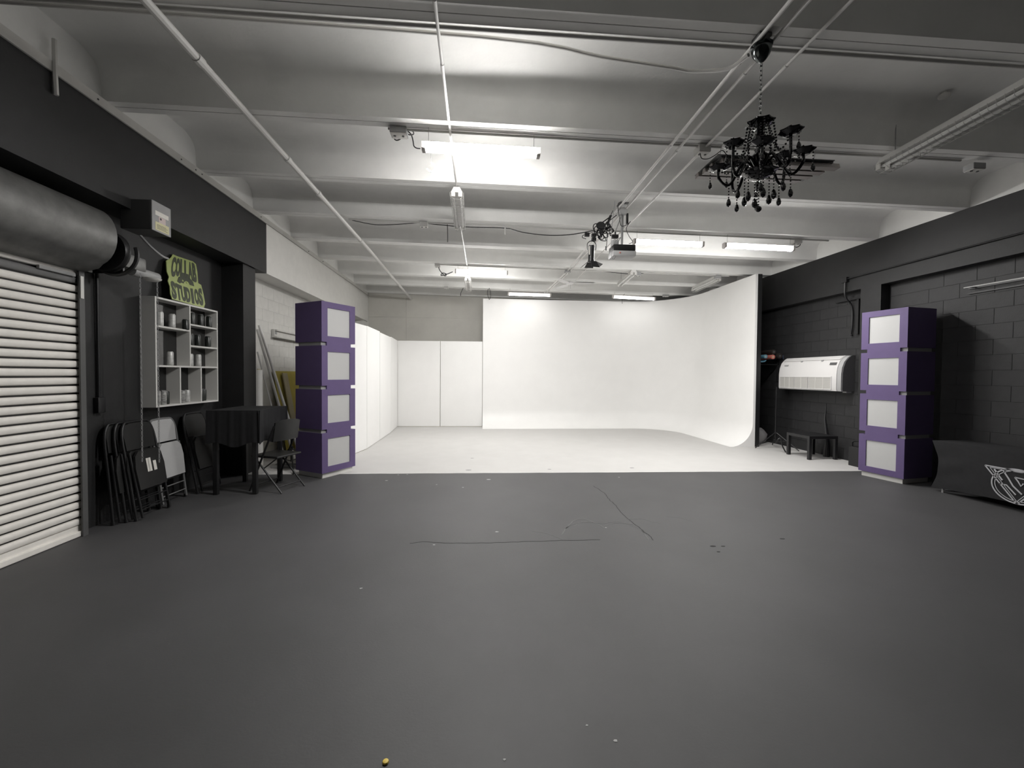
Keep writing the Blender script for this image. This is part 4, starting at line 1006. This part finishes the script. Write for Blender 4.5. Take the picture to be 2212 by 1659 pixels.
MB().cyl(b0, b1, .045, 16).build('barrel', BLKMT, sp); MB().cyl(b1, b1+V(0,0,-.02), .05, 16).build('front_ring', BLKMT, sp)
MB().box(b0+V(-.052, -.055, -.14), b0+V(-.036, -.045, -.02)).build('side_label', STICK, sp, smooth=0)
def leaf(o, d, u, a, w0, w1, L):
    o, d, u = Vector(o), Vector(d).normalized(), Vector(u).normalized()
    return MB().prism([(-w0, 0), (w0, 0), (w1, L), (-w1, L)], o, u, d, d.cross(u), .003)
f0 = b1+V(0,0,-.022)
for d, u, L in (((.25, -.35, -1), (1, .2, 0), .10), ((-.9, -.1, -.75), (0, 1, 0), .13), ((.9, .1, -.35), (0, 1, 0), .12), ((0, .9, -.6), (1, 0, 0), .10)):
    dn = Vector((d[0], d[1], 0)).normalized(); leaf(f0+dn*.045, d, u, 0, .045, .065, L).build('barn_door', BLKMT, sp, smooth=0)
MB().tube(smoothpath([b0+V(-.06,0,-.06), b0+V(-.06,0,.03), b0+V(0,0,.07), b0+V(.06,0,.03), b0+V(.06,0,-.06)], 4), .006, 6).build('yoke', BLKMT, sp)
MB().tube([b0+V(0,0,.07), b0+V(.06,0,.16), at(1302, 480, 1, 5.9)+V(0,0,.0), V(1.88, 5.9, 3.79)], .009, 6).build('hanger', BLKMT, sp)
for dz in (.09, .15): MB().cbox(b0+V(.03, 0, dz), (.06, .05, .045)).build('clamp', BLKPL, sp, smooth=0)
cbn = thing('cable_bundle', 'tangle of coiled black cables tied to the ceiling conduits', 'cables', (1.72, 5.9, 3.5))
for i in range(9):
    c = at(1296+random.uniform(-8, 12), 500+random.uniform(-8, 10), 1, 5.9); ra = random.uniform(.035, .07); ph = random.uniform(0, 3)
    u = V(math.cos(ph*.6), math.sin(ph*.6)*.6, .1).normalized(); v = V(-.2, .3*math.sin(ph), 1).normalized()
    MB().tube([c+u*ra*math.cos(a)+v*ra*1.15*math.sin(a) for a in [2*math.pi*j/14 for j in range(14)]], .007, 5, closed=True).build('coil', BLKPL, cbn)
for i in range(5):
    c = at(1316+random.uniform(-5, 6), 490+random.uniform(-8, 8), 1, 5.9); ra = random.uniform(.03, .05)
    MB().tube([c+V(ra*math.cos(a), .02*math.sin(2*a), ra*1.2*math.sin(a)) for a in [2*math.pi*j/12 for j in range(12)]], .007, 5, closed=True).build('coil', BLKPL, cbn)
c = at(1298, 488, 1, 5.86); MB().lathe([(.001, -.02), (.06, -.02), (.07, 0), (.06, .02), (.001, .02)], c, 18, Matrix.Rotation(1.2, 3, 'X')).build('cable_reel', BLKPL, cbn)
MB().cyl(at(1319, 466, 1, 5.9), at(1312, 486, 1, 5.9), .018, 8).build('plug', BLKPL, cbn)
MB().rbox(at(1266, 508, 1, 5.9)+V(-.02,-.02,-.02), at(1270, 506, 1, 5.9)+V(.02,.02,.02), .004).build('plug', BLKPL, cbn, smooth=0)
MB().tube(smoothpath([at(1290, 500, 1, 5.9), at(1278, 502, 1, 5.9), at(1268, 508, 1, 5.9), at(1260, 508, 1, 5.9), at(1258, 513, 1, 5.9), at(1266, 516, 1, 5.9)], 5), .005, 5).build('lead', BLKPL, cbn)
MB().tube(smoothpath([at(1300, 505, 1, 5.9), at(1305, 512, 1, 5.9), at(1309, 520, 1, 5.9), at(1298, 519, 1, 5.9), at(1291, 512, 1, 5.9)], 5), .006, 5).build('lead', BLKPL, cbn)
MB().tube(smoothpath([at(1324, 455, 1, 5.9), at(1318, 468, 1, 5.9), at(1312, 484, 1, 5.9), at(1311, 520, 1, 5.9), at(1309, 540, 1, 5.9)], 5), .005, 5).build('lead', BLKPL, cbn)
MB().tube([at(1309, 532, 1, 5.9), at(1309, 541, 1, 5.9)], .010, 6).build('plug', BLKPL, cbn)
tie = at(1310, 482, 1, 5.9); MB().tube([tie, V(1.95, 5.9, 3.80)], .006, 5).build('tie', BLKPL, cbn)
# small camera bracket between bundle and projector
cbk = thing('camera_bracket', 'small black and white camera bracket above the projector', 'bracket', at(1328, 528, 1, 5.75))
c = at(1329, 512, 1, 5.75)
MB().rbox(c+V(-.05,-.03,-.02), c+V(.04,.03,.03), .008).build('clamp', BLKPL, cbk, smooth=0)
MB().cyl(c, c+V(.0,0,.07), .012, 8).build('stud', BLKMT, cbk); MB().cyl(c+V(-.05,0,.02), c+V(-.075,0,.025), .012, 8).build('knob', BLKPL, cbk)
MB().rbox(c+V(-.05,-.03,-.13), c+V(.045,.03,-.045), .01).build('body', PROJW, cbk, smooth=0); MB().cyl(c+V(0,0,-.05), c+V(0,0,-.015), .01, 8).build('neck', GREYM, cbk)
MB().tube([c+V(0,0,.07), V(1.99, 5.76, 3.79)], .007, 6).build('rod', GREYM, cbk)
# ceiling fan
fc = at(1231, 606, 1, 10.4)
fn = thing('ceiling_fan', 'white ceiling fan over the white stage', 'fan', fc)
MB().lathe([(.001, -.10), (.06, -.10), (.10, -.07), (.11, -.02), (.08, .03), (.05, .05), (.001, .05)], fc, 20).build('motor', FANW, fn)
MB().tube([fc+V(0,0,.05), V(fc.x, fc.y, 4.2)], .014, 8).build('downrod', FANW, fn)
for i in range(3):
    a = math.radians((-8, 112, 232)[i]); d = V(math.cos(a), math.sin(a), 0); sd = V(-math.sin(a), math.cos(a), 0)
    bl = MB().prism([(.10, -.03), (.22, -.075), (.60, -.06), (.64, 0), (.60, .055), (.22, .06), (.10, .03)], fc+V(0,0,-.085), d, sd+V(0,0,.18), V(0,0,1), .008).build('blade', FANW, fn, smooth=0)
MB().tube([fc+V(.02,0,-.1), fc+V(.02,0,-.2)], .003, 5).build('pull_chain', GREYM, fn)

# ================================================================== FLOOR MARKS
def fpt(x, y): p = at(x, y, 2, 0); return V(p.x, p.y, .0006)
def mark(name, pts, wd, m, jit=.0, n=6):
    P = smoothpath([fpt(*p) for p in pts], n)
    P = [p+V(random.uniform(-jit, jit), random.uniform(-jit, jit), 0) for p in P]
    MB().ribbon(P, wd, (0,0,1), .0006).build(name, m, floor, smooth=0)
mark('floor_crack', [(885,1174),(920,1170),(960,1173),(1020,1173),(1080,1172),(1140,1170),(1200,1168),(1295,1166)], .006, CRACK, .006)
mark('floor_crack', [(1282,1050),(1305,1065),(1315,1078),(1330,1092),(1350,1115),(1375,1135),(1400,1155),(1412,1168)], .006, CRACK, .008)
for pts, wd in (([(1213,1155),(1225,1140),(1240,1125),(1262,1121),(1290,1132),(1305,1140)], .012), ([(1222,1142),(1240,1132),(1270,1128),(1300,1131),(1340,1127),(1370,1138)], .009),
                ([(1355,1122),(1385,1120),(1410,1127),(1425,1130)], .010), ([(1440,1116),(1470,1119),(1495,1126)], .006), ([(1360,1130),(1385,1145),(1400,1165)], .010), ([(1150,1147),(1180,1152),(1215,1165)], .007), ([(1242,1136),(1258,1128),(1280,1128)], .014), ([(1300,1139),(1330,1130),(1372,1135),(1392,1152)], .006)):
    mark('scuff_mark', pts, wd, SCUFF, .004)
for x, y, s in ((1073.5,1149,.014),(1309,1140,.010),(1055,1036,.03),(835,1038,.016),(1000,1053,.012),(943,1047,.010),(1337,1031,.014),(780,1271,.010),(1268,1567,.005),(1090,1641,.006),(1330,1601,.008),(938,1177,.010),(880,1025,.014),(860,1026,.012)):
    p = fpt(x, y); k = 7
    poly = [(s*random.uniform(.5, 1)*1.5*math.cos(2*math.pi*i/k), s*random.uniform(.5, 1)*math.sin(2*math.pi*i/k)) for i in range(k)]
    MB().prism(poly, p, V(1,0,0), V(0,1,0), V(0,0,1), .0007).build('paint_chip', CHIP, floor, smooth=0)
for x, y, s in ((1540,1180,.02),(1562,1180,.014),(1552,1192,.012),(1690,1164,.018)):
    p = fpt(x, y); MB().prism([(s*1.4*math.cos(2*math.pi*i/8), s*.7*math.sin(2*math.pi*i/8)) for i in range(8)], p, V(1,0,0), V(0,1,0), V(0,0,1), .0007).build('floor_chip', CRACK, floor, smooth=0)
for x, y, s in ((1012,1016,.03),(1187,1014,.02),(1365,1011,.025),(1020,990,.02)):
    p = fpt(x, y); p.z = .0032; MB().prism([(s*1.6*math.cos(2*math.pi*i/8), s*.6*math.sin(2*math.pi*i/8)) for i in range(8)], p, V(1,0,0), V(0,1,0), V(0,0,1), .0006).build('scuff_mark', SCUFF, floor, smooth=0)
p = fpt(833, 1648); yc_ = MB().lathe([(.010, 0), (.013, .003), (.011, .008), (.004, .010)], (p.x, p.y, .0005), 8).build('yellow_bit', YCHIP)
tag(yc_, 'tiny yellow bit lying on the dark floor at the bottom edge', 'debris')
